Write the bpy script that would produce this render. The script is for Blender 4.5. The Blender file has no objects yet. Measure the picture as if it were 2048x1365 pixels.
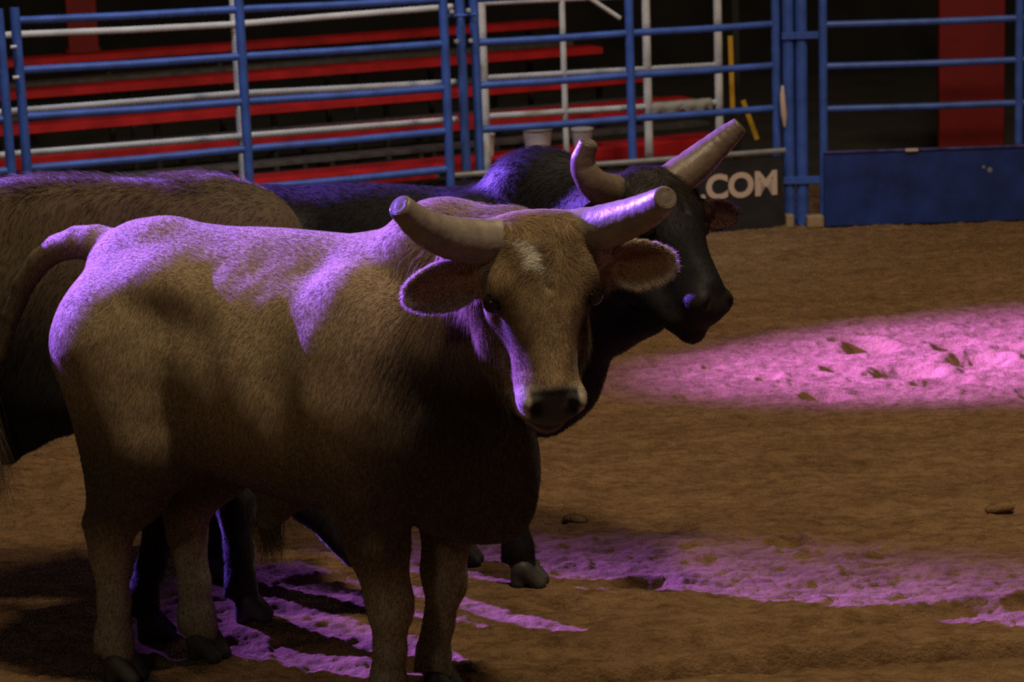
import bpy, math
import numpy as np
from mathutils import Matrix, Vector

# ------------------------------------------------------------------ camera, world, lights, exposure
SC = bpy.context.scene
COL = SC.collection
SC.view_settings.view_transform = 'Standard'
SC.view_settings.look = 'None'
SC.view_settings.gamma = 1.0
SC.view_settings.use_curve_mapping = False
SC.view_settings.exposure = 0.0
SC.cycles.use_denoising = False
SC.cycles.max_bounces = 6

PITCH, ROLL, CAM_H = math.radians(12.3), math.radians(2.1), 2.7
cam_d = bpy.data.cameras.new('camera')
cam = bpy.data.objects.new('camera', cam_d)
COL.objects.link(cam)
fw = Vector((0, math.cos(PITCH), -math.sin(PITCH)))
u0 = Vector((0, math.sin(PITCH), math.cos(PITCH)))
r0 = Vector((1, 0, 0))
rt = r0 * math.cos(ROLL) - u0 * math.sin(ROLL)
up = u0 * math.cos(ROLL) + r0 * math.sin(ROLL)
cam.matrix_world = Matrix(((rt.x, up.x, -fw.x, 0), (rt.y, up.y, -fw.y, 0), (rt.z, up.z, -fw.z, CAM_H), (0, 0, 0, 1)))
cam_d.sensor_width = 36
cam_d.lens = 4800 / 2048 * 36
cam_d.clip_end = 200
cam_d.dof.use_dof = True
cam_d.dof.focus_distance = 7.25
cam_d.dof.aperture_fstop = 5.6
SC.camera = cam

world = bpy.data.worlds.new('arena_night')
SC.world = world
world.use_nodes = True
world.node_tree.nodes['Background'].inputs[0].default_value = (0.9, 0.75, 0.62, 1)
world.node_tree.nodes['Background'].inputs[1].default_value = 0.018


def aim(o, loc, tgt):
    o.location = loc
    o.rotation_euler = (Vector(tgt) - Vector(loc)).to_track_quat('-Z', 'Y').to_euler()


def area(name, loc, tgt, size, power, col):
    l = bpy.data.lights.new(name, 'AREA')
    l.shape = 'DISK'; l.size = size; l.energy = power; l.color = col
    o = bpy.data.objects.new(name, l); COL.objects.link(o); aim(o, loc, tgt)
    return o


def spot(name, loc, tgt, angle, power, col, blend=0.3, rad=0.08):
    l = bpy.data.lights.new(name, 'SPOT')
    l.energy = power; l.color = col; l.spot_size = math.radians(angle)
    l.spot_blend = blend; l.shadow_soft_size = rad
    o = bpy.data.objects.new(name, l); COL.objects.link(o); aim(o, loc, tgt)
    return o


# the dim warm house lamps high over the arena, plus two added fills
area('house_or_fill_lamp', (1.2, 4.8, 8.6), (0.2, 8.0, 0.8), 0.9, 370, (1.0, 0.82, 0.54))
area('house_or_fill_lamp', (-3.2, -1.5, 6.0), (-0.3, 7.6, 1.2), 0.9, 44, (1.0, 0.86, 0.60))  # added frontal fill to lighten the tan bull's shaded ear
area('house_or_fill_lamp', (3.0, 10.5, 8.0), (1.5, 13.8, 0.0), 1.2, 190, (1.0, 0.80, 0.55))
spot('fence_fill', (-2.8, 12.0, 7.6), (-1.2, 14.8, 1.2), 46, 720, (0.78, 0.86, 1.0), 0.8, 0.2)  # added cool fill to brighten the blue and white rails
# the coloured show lamps behind the left stand
spot('show_lamp', (-9.6, 15.1, 5.75), (-0.3, 7.85, 1.35), 16.0, 72000, (0.26, 0.11, 1.0), 0.8, 0.05)
spot('show_lamp', (-9.0, 9.6, 5.4), (2.8, 11.7, 0.0), 10.5, 100000, (0.38, 0.135, 1.0), 1.0, 0.12)

# ------------------------------------------------------------------ noise
RNG = np.random.default_rng(7)


def _hash(ix, iy, iz, seed):
    h = (ix.astype(np.int64) * 374761393 + iy.astype(np.int64) * 668265263 + iz.astype(np.int64) * 2147483647 + seed * 974634777) & 0xFFFFFFFF
    h = ((h ^ (h >> 13)) * 1274126177) & 0xFFFFFFFF
    h = (h ^ (h >> 16)) & 0xFFFFFFFF
    h = (h * 2246822519) & 0xFFFFFFFF
    return ((h ^ (h >> 15)) & 0xFFFFFF) / float(0xFFFFFF)


def vnoise(x, y, z=None, seed=0):
    if z is None:
        z = np.zeros_like(x)
    xi, yi, zi = np.floor(x), np.floor(y), np.floor(z)
    fx, fy, fz = x - xi, y - yi, z - zi
    fx = fx * fx * (3 - 2 * fx); fy = fy * fy * (3 - 2 * fy); fz = fz * fz * (3 - 2 * fz)
    r = 0
    for dx in (0, 1):
        for dy in (0, 1):
            for dz in (0, 1):
                w = (fx if dx else 1 - fx) * (fy if dy else 1 - fy) * (fz if dz else 1 - fz)
                r = r + w * _hash(xi + dx, yi + dy, zi + dz, seed)
    return r * 2 - 1


def fbm(x, y, z=None, o=4, seed=0):
    a, r, s = 1.0, 0, 1.0
    for k in range(o):
        r = r + a * vnoise(x * s, y * s, None if z is None else z * s, seed + k)
        a *= 0.5; s *= 2.03
    return r


# ------------------------------------------------------------------ small mesh kit
def link(name, me, mats, parent=None):
    o = bpy.data.objects.new(name, me)
    COL.objects.link(o)
    for m in (mats if isinstance(mats, (list, tuple)) else [mats]):
        me.materials.append(m)
    if parent:
        o.parent = parent
    return o


def np_mesh(name, V, Fq, smooth=True):
    """V (n,3); Fq list of int arrays (m,k) with the same or different k"""
    me = bpy.data.meshes.new(name)
    V = np.asarray(V, np.float32)
    if not isinstance(Fq, (list, tuple)):
        Fq = [Fq]
    Fq = [np.asarray(f, np.int32) for f in Fq if len(f)]
    nl = sum(f.size for f in Fq); npoly = sum(len(f) for f in Fq)
    me.vertices.add(len(V)); me.vertices.foreach_set('co', V.ravel())
    me.loops.add(nl); me.loops.foreach_set('vertex_index', np.concatenate([f.ravel() for f in Fq]))
    me.polygons.add(npoly)
    tot = np.concatenate([np.full(len(f), f.shape[1], np.int32) for f in Fq])
    st = np.concatenate([[0], np.cumsum(tot)[:-1]]).astype(np.int32)
    me.polygons.foreach_set('loop_start', st); me.polygons.foreach_set('loop_total', tot)
    me.polygons.foreach_set('use_smooth', np.full(npoly, smooth))
    me.update(calc_edges=True)
    return me


class MB:
    def __init__(s):
        s.v = []; s.f = []

    def box(s, c, d, rot=None, bev=0.0):
        hx, hy, hz = d[0] / 2, d[1] / 2, d[2] / 2
        b = min(bev, hx * .9, hy * .9, hz * .9)
        base = len(s.v)
        R = rot if rot is not None else Matrix.Identity(3)
        if b <= 0:
            P = [(x, y, z) for x in (-hx, hx) for y in (-hy, hy) for z in (-hz, hz)]
            F = [(0, 1, 3, 2), (4, 6, 7, 5), (0, 4, 5, 1), (2, 3, 7, 6), (0, 2, 6, 4), (1, 5, 7, 3)]
        else:
            prof = [(-hx + b, -hy), (hx - b, -hy), (hx, -hy + b), (hx, hy - b), (hx - b, hy), (-hx + b, hy), (-hx, hy - b), (-hx, -hy + b)]
            P, F = [], []
            for z, sc in ((-hz, b), (-hz + b, 0), (hz - b, 0), (hz, b)):
                for x, y in prof:
                    P.append((x - math.copysign(sc, x) * (1 if abs(x) > b else 0), y - math.copysign(sc, y) * (1 if abs(y) > b else 0), z))
            for k in range(3):
                for i in range(8):
                    j = (i + 1) % 8
                    F.append((k * 8 + i, k * 8 + j, k * 8 + 8 + j, k * 8 + 8 + i))
            F.append(tuple(range(7, -1, -1))); F.append(tuple(range(24, 32)))
        for p in P:
            s.v.append(Vector(c) + R @ Vector(p))
        for f in F:
            s.f.append(tuple(base + i for i in f))
        return s

    def tube(s, pts, rad, n=12, cap=True):
        pts = [Vector(p) for p in pts]
        if not isinstance(rad, (list, tuple)):
            rad = [rad] * len(pts)
        base = len(s.v)
        ref = None
        for i, p in enumerate(pts):
            t = (pts[min(i + 1, len(pts) - 1)] - pts[max(i - 1, 0)]).normalized()
            if ref is None:
                ref = t.orthogonal().normalized()
            ref = (ref - t * ref.dot(t)).normalized()
            b = t.cross(ref)
            for k in range(n):
                a = 2 * math.pi * k / n
                s.v.append(p + (ref * math.cos(a) + b * math.sin(a)) * rad[i])
        for i in range(len(pts) - 1):
            for k in range(n):
                j = (k + 1) % n
                s.f.append((base + i * n + k, base + i * n + j, base + (i + 1) * n + j, base + (i + 1) * n + k))
        if cap:
            s.f.append(tuple(base + k for k in range(n - 1, -1, -1)))
            s.f.append(tuple(base + (len(pts) - 1) * n + k for k in range(n)))
        return s

    def lathe(s, c, prof, n=24):
        base = len(s.v)
        for r, z in prof:
            for k in range(n):
                a = 2 * math.pi * k / n
                s.v.append(Vector(c) + Vector((r * math.cos(a), r * math.sin(a), z)))
        for i in range(len(prof) - 1):
            for k in range(n):
                j = (k + 1) % n
                s.f.append((base + i * n + k, base + i * n + j, base + (i + 1) * n + j, base + (i + 1) * n + k))
        s.f.append(tuple(base + k for k in range(n - 1, -1, -1)))
        s.f.append(tuple(base + (len(prof) - 1) * n + k for k in range(n)))
        return s

    def build(s, name, mat, parent=None, smooth=True):
        me = bpy.data.meshes.new(name)
        me.from_pydata([tuple(v) for v in s.v], [], s.f)
        me.validate()
        if smooth:
            me.polygons.foreach_set('use_smooth', [True] * len(me.polygons))
            me.set_sharp_from_angle(angle=math.radians(40))
        me.update()
        return link(name, me, mat, parent)


def tag(o, label=None, cat=None, group=None, kind=None):
    if label: o['label'] = label
    if cat: o['category'] = cat
    if group: o['group'] = group
    if kind: o['kind'] = kind
    return o


def empty(name, loc, rz=0.0):
    o = bpy.data.objects.new(name, None)
    COL.objects.link(o)
    o.location = loc; o.rotation_euler = (0, 0, rz)
    return o


# ------------------------------------------------------------------ materials
def mat(name, col, rough=0.6, metal=0.0, nscale=0.0, namt=0.15, bump=0.0, bscale=60.0, spec=0.4):
    m = bpy.data.materials.new(name); m.use_nodes = True
    nt = m.node_tree; b = nt.nodes['Principled BSDF']
    b.inputs['Base Color'].default_value = (*col, 1)
    b.inputs['Roughness'].default_value = rough
    b.inputs['Metallic'].default_value = metal
    b.inputs['Specular IOR Level'].default_value = spec
    tc = nt.nodes.new('ShaderNodeTexCoord')
    if nscale:
        n = nt.nodes.new('ShaderNodeTexNoise'); n.inputs['Scale'].default_value = nscale; n.inputs['Detail'].default_value = 6
        r = nt.nodes.new('ShaderNodeValToRGB')
        r.color_ramp.elements[0].position = 0.3; r.color_ramp.elements[1].position = 0.7
        r.color_ramp.elements[0].color = (*[c * (1 - namt) for c in col], 1)
        r.color_ramp.elements[1].color = (*[min(1, c * (1 + namt)) for c in col], 1)
        nt.links.new(tc.outputs['Object'], n.inputs['Vector']); nt.links.new(n.outputs['Fac'], r.inputs[0])
        nt.links.new(r.outputs[0], b.inputs['Base Color'])
    if bump:
        n2 = nt.nodes.new('ShaderNodeTexNoise'); n2.inputs['Scale'].default_value = bscale; n2.inputs['Detail'].default_value = 5
        bp = nt.nodes.new('ShaderNodeBump'); bp.inputs['Strength'].default_value = bump; bp.inputs['Distance'].default_value = 0.01
        nt.links.new(tc.outputs['Object'], n2.inputs['Vector']); nt.links.new(n2.outputs['Fac'], bp.inputs['Height'])
        nt.links.new(bp.outputs[0], b.inputs['Normal'])
    return m


M_BLUE = mat('blue_painted_steel', (0.05, 0.115, 0.46), 0.40, 0.0, 8, 0.25, 0.1, 40)
M_BLUE_BOARD = mat('blue_kick_board', (0.012, 0.035, 0.20), 0.55, 0.0, 5, 0.35, 0.15, 20)
M_WHITE = mat('white_painted_pipe', (0.62, 0.62, 0.66), 0.45, 0.0, 6, 0.15)
M_RED = mat('red_painted_plank', (0.46, 0.014, 0.016), 0.5, 0.0, 5, 0.3, 0.2, 20)
M_REDCOL = mat('red_painted_pillar', (0.17, 0.005, 0.005), 0.6, 0.0, 4, 0.2)
M_STEEL = mat('galvanised_steel', (0.13, 0.12, 0.115), 0.5, 0.6, 12, 0.3)
M_GREY = mat('grey_trim_steel', (0.28, 0.28, 0.29), 0.45, 0.3, 10, 0.2)
M_BANNER = mat('dark_vinyl', (0.022, 0.021, 0.024), 0.55, 0.0, 6, 0.3)
M_LETTER = mat('pale_lettering', (0.62, 0.47, 0.40), 0.7)
M_YEL = mat('yellow_webbing', (0.62, 0.33, 0.02), 0.7)
M_DARK = mat('dark_wall', (0.018, 0.015, 0.013), 0.9, 0.0, 2, 0.4)
M_CONC = mat('dark_ground_behind_fence', (0.05, 0.04, 0.033), 0.95, 0.0, 2, 0.3)
M_TUB = mat('white_plastic', (0.55, 0.55, 0.56), 0.4)
M_WOOD = mat('weathered_wood_block', (0.33, 0.23, 0.14), 0.8, 0.0, 14, 0.3)
M_BOLT = mat('bright_clamp', (0.6, 0.6, 0.62), 0.35, 0.4)


def dirt_mat():
    m = bpy.data.materials.new('arena_dirt'); m.use_nodes = True
    nt = m.node_tree; b = nt.nodes['Principled BSDF']
    b.inputs['Roughness'].default_value = 0.95; b.inputs['Specular IOR Level'].default_value = 0.15
    tc = nt.nodes.new('ShaderNodeTexCoord')
    mp = nt.nodes.new('ShaderNodeMapping'); mp.inputs['Scale'].default_value = (0.6, 1.6, 1)
    n = nt.nodes.new('ShaderNodeTexNoise'); n.inputs['Scale'].default_value = 2.2; n.inputs['Detail'].default_value = 10; n.inputs['Roughness'].default_value = 0.7
    r = nt.nodes.new('ShaderNodeValToRGB')
    r.color_ramp.elements[0].position = 0.3; r.color_ramp.elements[1].position = 0.75
    r.color_ramp.elements[0].color = (0.25, 0.138, 0.062, 1); r.color_ramp.elements[1].color = (0.47, 0.275, 0.138, 1)
    nt.links.new(tc.outputs['Object'], mp.inputs[0]); nt.links.new(mp.outputs[0], n.inputs['Vector'])
    nt.links.new(n.outputs['Fac'], r.inputs[0])
    mp3 = nt.nodes.new('ShaderNodeMapping'); mp3.inputs['Scale'].default_value = (1.0, 2.6, 1); mp3.inputs['Rotation'].default_value = (0, 0, 0.12)
    n3 = nt.nodes.new('ShaderNodeTexNoise'); n3.inputs['Scale'].default_value = 9; n3.inputs['Detail'].default_value = 9; n3.inputs['Roughness'].default_value = 0.75
    r3 = nt.nodes.new('ShaderNodeValToRGB'); r3.color_ramp.elements[0].position = 0.36; r3.color_ramp.elements[1].position = 0.56
    r3.color_ramp.elements[0].color = (0.50, 0.46, 0.42, 1); r3.color_ramp.elements[1].color = (1, 1, 1, 1)
    mm = nt.nodes.new('ShaderNodeMix'); mm.data_type = 'RGBA'; mm.blend_type = 'MULTIPLY'; mm.inputs[0].default_value = 1.0
    nt.links.new(tc.outputs['Object'], mp3.inputs[0]); nt.links.new(mp3.outputs[0], n3.inputs['Vector']); nt.links.new(n3.outputs['Fac'], r3.inputs[0])
    nt.links.new(r.outputs[0], mm.inputs[6]); nt.links.new(r3.outputs[0], mm.inputs[7]); nt.links.new(mm.outputs[2], b.inputs['Base Color'])
    n2 = nt.nodes.new('ShaderNodeTexNoise'); n2.inputs['Scale'].default_value = 75; n2.inputs['Detail'].default_value = 8; n2.inputs['Roughness'].default_value = 0.65
    bp = nt.nodes.new('ShaderNodeBump'); bp.inputs['Strength'].default_value = 1.0; bp.inputs['Distance'].default_value = 0.022
    nt.links.new(tc.outputs['Object'], n2.inputs['Vector']); nt.links.new(n2.outputs['Fac'], bp.inputs['Height'])
    nt.links.new(bp.outputs[0], b.inputs['Normal'])
    return m


M_DIRT = dirt_mat()


def hide_mat(name, trans=0.25, rough=0.75, sheen=0.3, spec=0.25):
    """coat: colour comes from the coat's own colour attribute, strands take the skin's normal"""
    m = bpy.data.materials.new(name); m.use_nodes = True
    nt = m.node_tree; b = nt.nodes['Principled BSDF']
    b.inputs['Roughness'].default_value = rough; b.inputs['Specular IOR Level'].default_value = spec
    b.inputs['Sheen Weight'].default_value = sheen; b.inputs['Sheen Roughness'].default_value = 0.4
    a = nt.nodes.new('ShaderNodeAttribute'); a.attribute_name = 'coat'
    nt.links.new(a.outputs['Color'], b.inputs['Base Color'])
    h = nt.nodes.new('ShaderNodeAttribute'); h.attribute_name = 'hn'
    vt = nt.nodes.new('ShaderNodeVectorTransform'); vt.vector_type = 'NORMAL'; vt.convert_from = 'OBJECT'; vt.convert_to = 'WORLD'
    nt.links.new(h.outputs['Vector'], vt.inputs[0])
    nt.links.new(vt.outputs[0], b.inputs['Normal'])
    tr = nt.nodes.new('ShaderNodeBsdfTranslucent'); nt.links.new(a.outputs['Color'], tr.inputs[0])
    hm = nt.nodes.new('ShaderNodeAttribute'); hm.attribute_name = 'strand'
    mu = nt.nodes.new('ShaderNodeMath'); mu.operation = 'MULTIPLY'; mu.inputs[1].default_value = trans
    nt.links.new(hm.outputs['Fac'], mu.inputs[0])
    mx = nt.nodes.new('ShaderNodeMixShader')
    nt.links.new(mu.outputs[0], mx.inputs[0]); nt.links.new(b.outputs[0], mx.inputs[1]); nt.links.new(tr.outputs[0], mx.inputs[2])
    nt.links.new(mx.outputs[0], nt.nodes['Material Output'].inputs[0])
    return m


M_HIDE_TAN = hide_mat('tan_coat', 0.35, 0.8, 0.15)
M_HIDE_BLACK = hide_mat('black_coat', 0.1, 0.55, 0.0, 0.12)
M_HIDE_BROWN = hide_mat('brown_coat', 0.3, 0.7, 0.15)
M_EYE = mat('wet_dark_eye', (0.012, 0.008, 0.006), 0.18, 0.0, spec=0.35)
M_HOOF = mat('dark_hoof', (0.05, 0.045, 0.04), 0.6, 0.0, 20, 0.3, 0.2, 30)


def horn_mat(name, c0, c1):
    m = mat(name, c0, 0.42, 0.0, 18, 0.22, 0.25, 55)
    nt = m.node_tree; b = nt.nodes['Principled BSDF']
    a = nt.nodes.new('ShaderNodeAttribute'); a.attribute_name = 'tipfac'
    mx = nt.nodes.new('ShaderNodeMix'); mx.data_type = 'RGBA'
    src = b.inputs['Base Color'].links[0].from_socket
    nt.links.new(a.outputs['Fac'], mx.inputs[0]); nt.links.new(src, mx.inputs[6]); mx.inputs[7].default_value = (*c1, 1)
    nt.links.new(mx.outputs[2], b.inputs['Base Color'])
    return m


M_HORN = horn_mat('grey_tan_horn', (0.21, 0.165, 0.13), (0.11, 0.085, 0.065))
M_HORN2 = horn_mat('brown_horn', (0.15, 0.105, 0.075), (0.05, 0.035, 0.025))


# ------------------------------------------------------------------ sculpting: distance fields + surface nets
def nrm(v):
    v = np.asarray(v, float); return v / np.linalg.norm(v)


def ear_profile(t):
    a = np.clip(t / 0.52, 0, 1); a = a * a * (3 - 2 * a)
    return np.where(t < 0.52, 0.42 + 0.58 * a, np.sqrt(np.clip(1 - ((t - 0.52) / 0.49) ** 2, 0, 1)))


class Sculpt:
    def __init__(s):
        s.pr = []

    def cone(s, a, b, r1, r2, k=0.05, sub=False):
        a = np.asarray(a, float); b = np.asarray(b, float)
        m = max(r1, r2)
        lo = np.minimum(a, b) - m; hi = np.maximum(a, b) + m
        ab = b - a; L = max(ab @ ab, 1e-9)

        def fn(x, y, z):
            t = np.clip(((x - a[0]) * ab[0] + (y - a[1]) * ab[1] + (z - a[2]) * ab[2]) / L, 0, 1)
            return np.sqrt((x - a[0] - t * ab[0]) ** 2 + (y - a[1] - t * ab[1]) ** 2 + (z - a[2] - t * ab[2]) ** 2) - (r1 + (r2 - r1) * t)
        s.pr.append((fn, lo, hi, k, sub)); return s

    def chain(s, pts, rs, k=0.05, sub=False):
        for i in range(len(pts) - 1):
            s.cone(pts[i], pts[i + 1], rs[i], rs[i + 1], k, sub)
        return s

    def ell(s, c, r, R=None, k=0.05, sub=False):
        """R columns are the ellipsoid axes"""
        c = np.asarray(c, float); r = np.asarray(r, float)
        R = np.eye(3) if R is None else np.asarray(R, float)
        ext = np.sqrt(((R * r) ** 2).sum(1))

        def fn(x, y, z):
            dx, dy, dz = x - c[0], y - c[1], z - c[2]
            q = [(dx * R[0, i] + dy * R[1, i] + dz * R[2, i]) for i in range(3)]
            k0 = np.sqrt((q[0] / r[0]) ** 2 + (q[1] / r[1]) ** 2 + (q[2] / r[2]) ** 2)
            k1 = np.sqrt((q[0] / r[0] ** 2) ** 2 + (q[1] / r[1] ** 2) ** 2 + (q[2] / r[2] ** 2) ** 2)
            return k0 * (k0 - 1) / np.maximum(k1, 1e-6)
        s.pr.append((fn, c - ext, c + ext, k, sub)); return s

    def ear(s, root, tip, width, nml, k=0.02, th=0.02):
        """a leaf-shaped, cupped ear; nml points out of the cup"""
        root = np.asarray(root, float); tip = np.asarray(tip, float)
        e = nrm(tip - root); n = np.asarray(nml, float); n = nrm(n - e * (n @ e)); w = np.cross(n, e)
        L = np.linalg.norm(tip - root)

        def fn(x, y, z):
            dx, dy, dz = x - root[0], y - root[1], z - root[2]
            t = (dx * e[0] + dy * e[1] + dz * e[2]) / L
            q = (dx * w[0] + dy * w[1] + dz * w[2]); h = (dx * n[0] + dy * n[1] + dz * n[2])
            tt = np.clip(t, 0, 1)
            hw = width * ear_profile(tt) + 0.004
            cup = 0.28 * (q ** 2) / np.maximum(hw, 0.02) - 0.010 * np.sin(np.pi * tt)
            thick = th * (1 - 0.55 * tt) * 0.5
            dl = np.maximum(np.abs(t - 0.5) - 0.5, 0) * L
            d2 = np.maximum(np.abs(q) - hw, 0)
            d3 = np.abs(h - cup)
            return np.sqrt(dl ** 2 + d2 ** 2 + d3 ** 2) * 0.85 - thick
        lo = np.minimum(root, tip) - 0.12; hi = np.maximum(root, tip) + 0.12
        s.pr.append((fn, lo, hi, k, False)); return s

    def mesh(s, lo, hi, coarse, fine_box=None, fine=None):
        ax = []
        for i in range(3):
            if fine_box is None:
                n = int(math.ceil((hi[i] - lo[i]) / coarse)) + 1
                ax.append(np.linspace(lo[i], hi[i], n)); continue
            fl, fh = max(lo[i], fine_box[0][i]), min(hi[i], fine_box[1][i])
            seg = []
            if fl > lo[i]:
                seg.append(np.arange(lo[i], fl, coarse)[:-1] if fl - lo[i] > coarse else np.array([lo[i]]))
            seg.append(np.arange(fl, fh, fine))
            if hi[i] > fh:
                seg.append(np.arange(fh, hi[i] + coarse, coarse))
            ax.append(np.concatenate(seg))
        X, Y, Z = [a.astype(np.float32) for a in ax]
        D = np.full((len(X), len(Y), len(Z)), 0.5, np.float32)
        for fn, l, h, k, sub in s.pr:
            m = k + 0.03
            i0, i1 = np.searchsorted(X, l[0] - m), np.searchsorted(X, h[0] + m)
            j0, j1 = np.searchsorted(Y, l[1] - m), np.searchsorted(Y, h[1] + m)
            k0, k1 = np.searchsorted(Z, l[2] - m), np.searchsorted(Z, h[2] + m)
            if i1 <= i0 or j1 <= j0 or k1 <= k0:
                continue
            d = fn(X[i0:i1, None, None], Y[None, j0:j1, None], Z[None, None, k0:k1]).astype(np.float32)
            c = D[i0:i1, j0:j1, k0:k1]
            if sub:
                d = -d
                hh = np.maximum(k - np.abs(c - d), 0) / k
                D[i0:i1, j0:j1, k0:k1] = np.maximum(c, d) + hh * hh * k * 0.25
            else:
                hh = np.maximum(k - np.abs(c - d), 0) / k
                D[i0:i1, j0:j1, k0:k1] = np.minimum(c, d) - hh * hh * k * 0.25
        D[0] = D[-1] = 0.5; D[:, 0] = D[:, -1] = 0.5; D[:, :, 0] = D[:, :, -1] = 0.5
        return nets(X, Y, Z, D)


def nets(X, Y, Z, D):
    S = D < 0
    a = S[:-1, :-1, :-1].astype(np.int8)
    cnt = np.zeros_like(a)
    for dx in (0, 1):
        for dy in (0, 1):
            for dz in (0, 1):
                cnt += S[dx:S.shape[0] - 1 + dx, dy:S.shape[1] - 1 + dy, dz:S.shape[2] - 1 + dz]
    cell = (cnt > 0) & (cnt < 8)
    I, J, K = np.nonzero(cell)
    idx = np.full(cell.shape, -1, np.int64); idx[I, J, K] = np.arange(len(I))
    P = np.zeros((len(I), 3)); W = np.zeros(len(I))
    ax = (X, Y, Z)
    for axis in range(3):
        o1, o2 = [q for q in range(3) if q != axis]
        for u in (0, 1):
            for v in (0, 1):
                A = [I.copy(), J.copy(), K.copy()]
                A[o1] = A[o1] + u; A[o2] = A[o2] + v
                B = [q.copy() for q in A]; B[axis] = B[axis] + 1
                d0 = D[A[0], A[1], A[2]]; d1 = D[B[0], B[1], B[2]]
                c = (d0 < 0) != (d1 < 0)
                t = np.where(c, d0 / np.where(c, d0 - d1, 1), 0)
                for q in range(3):
                    pa = ax[q][A[q]]; pb = ax[q][B[q]]
                    P[:, q] += np.where(c, pa + (pb - pa) * t, 0)
                W += c
    P /= W[:, None]
    quads = []
    for axis in range(3):
        o1, o2 = [(1, 2), (2, 0), (0, 1)][axis]
        sl0 = [slice(None)] * 3; sl1 = [slice(None)] * 3
        sl0[axis] = slice(0, -1); sl1[axis] = slice(1, None)
        a, b = S[tuple(sl0)], S[tuple(sl1)]
        ch = a != b
        E = list(np.nonzero(ch))
        ok = (E[o1] > 0) & (E[o2] > 0) & (E[o1] < D.shape[o1] - 1) & (E[o2] < D.shape[o2] - 1)
        E = [e[ok] for e in E]
        fl = a[E[0], E[1], E[2]]
        c = []
        for u, v in ((1, 1), (0, 1), (0, 0), (1, 0)):
            T = [e.copy() for e in E]; T[o1] = T[o1] - u; T[o2] = T[o2] - v
            c.append(idx[T[0], T[1], T[2]])
        q = np.stack(c, 1)
        q[~fl] = q[~fl][:, ::-1]
        quads.append(q)
    return P, np.concatenate(quads)


def vert_normals(P, Q):
    a = P[Q[:, 2]] - P[Q[:, 0]]; b = P[Q[:, 3]] - P[Q[:, 1]]
    fn = np.cross(a, b)
    N = np.zeros_like(P)
    for i in range(4):
        np.add.at(N, Q[:, i], fn)
    return N / np.maximum(np.linalg.norm(N, axis=1, keepdims=True), 1e-12), fn


def relax(P, Q, it=2, lam=0.5):
    for _ in range(it):
        A = np.zeros_like(P); w = np.zeros(len(P))
        for i in range(4):
            for j in (1, 3):
                np.add.at(A, Q[:, i], P[Q[:, (i + j) % 4]]); np.add.at(w, Q[:, i], 1)
        P = P + (A / w[:, None] - P) * lam
    return P


def strands(P, Q, N, n, flow, length, keep, seed=1, width=0.0011, lift=0.30, droop=0.35):
    """short hairs grown from the skin; returns verts, quads, tris, root position, root normal"""
    rg = np.random.default_rng(seed)
    a = P[Q[:, 2]] - P[Q[:, 0]]; b = P[Q[:, 3]] - P[Q[:, 1]]
    ar = np.linalg.norm(np.cross(a, b), axis=1)
    ar = ar * keep(P[Q].mean(1))
    fi = rg.choice(len(Q), n, p=ar / ar.sum())
    u = rg.random((n, 1)); v = rg.random((n, 1))
    q = Q[fi]
    root = (P[q[:, 0]] * (1 - u) + P[q[:, 1]] * u) * (1 - v) + (P[q[:, 3]] * (1 - u) + P[q[:, 2]] * u) * v
    nn = (N[q[:, 0]] * (1 - u) + N[q[:, 1]] * u) * (1 - v) + (N[q[:, 3]] * (1 - u) + N[q[:, 2]] * u) * v
    nn /= np.linalg.norm(nn, axis=1, keepdims=True)
    f = flow(root, nn)
    f = f - nn * (f * nn).sum(1, keepdims=True)
    f /= np.maximum(np.linalg.norm(f, axis=1, keepdims=True), 1e-6)
    f = f + 0.22 * rg.standard_normal((n, 3)); f = f - nn * (f * nn).sum(1, keepdims=True)
    f /= np.maximum(np.linalg.norm(f, axis=1, keepdims=True), 1e-6)
    L = (length(root) * (0.6 + 0.8 * rg.random(n)))[:, None]
    lf = lift * (0.6 + 0.9 * rg.random((n, 1)))
    d = f + nn * lf; d /= np.linalg.norm(d, axis=1, keepdims=True)
    side = np.cross(d, nn); side /= np.maximum(np.linalg.norm(side, axis=1, keepdims=True), 1e-6)
    side = side + nn * rg.uniform(-0.7, 0.7, (n, 1)); side /= np.linalg.norm(side, axis=1, keepdims=True)
    w = width * (0.7 + 0.6 * rg.random((n, 1)))
    p0 = root - nn * 0.002
    p1 = root + d * L * 0.5
    g = np.array([0, 0, -1.0])
    p2 = root + d * L + (f * 0.3 - nn * 0.5 * lf + g * 0.25) * L * droop
    V = np.stack([p0 - side * w, p0 + side * w, p1 - side * w * 0.8, p1 + side * w * 0.8, p2], 1).reshape(-1, 3)
    bI = np.arange(n)[:, None] * 5
    return V, bI + np.array([[0, 1, 3, 2]]), bI + np.array([[2, 3, 4]]), root, nn, fi


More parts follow.
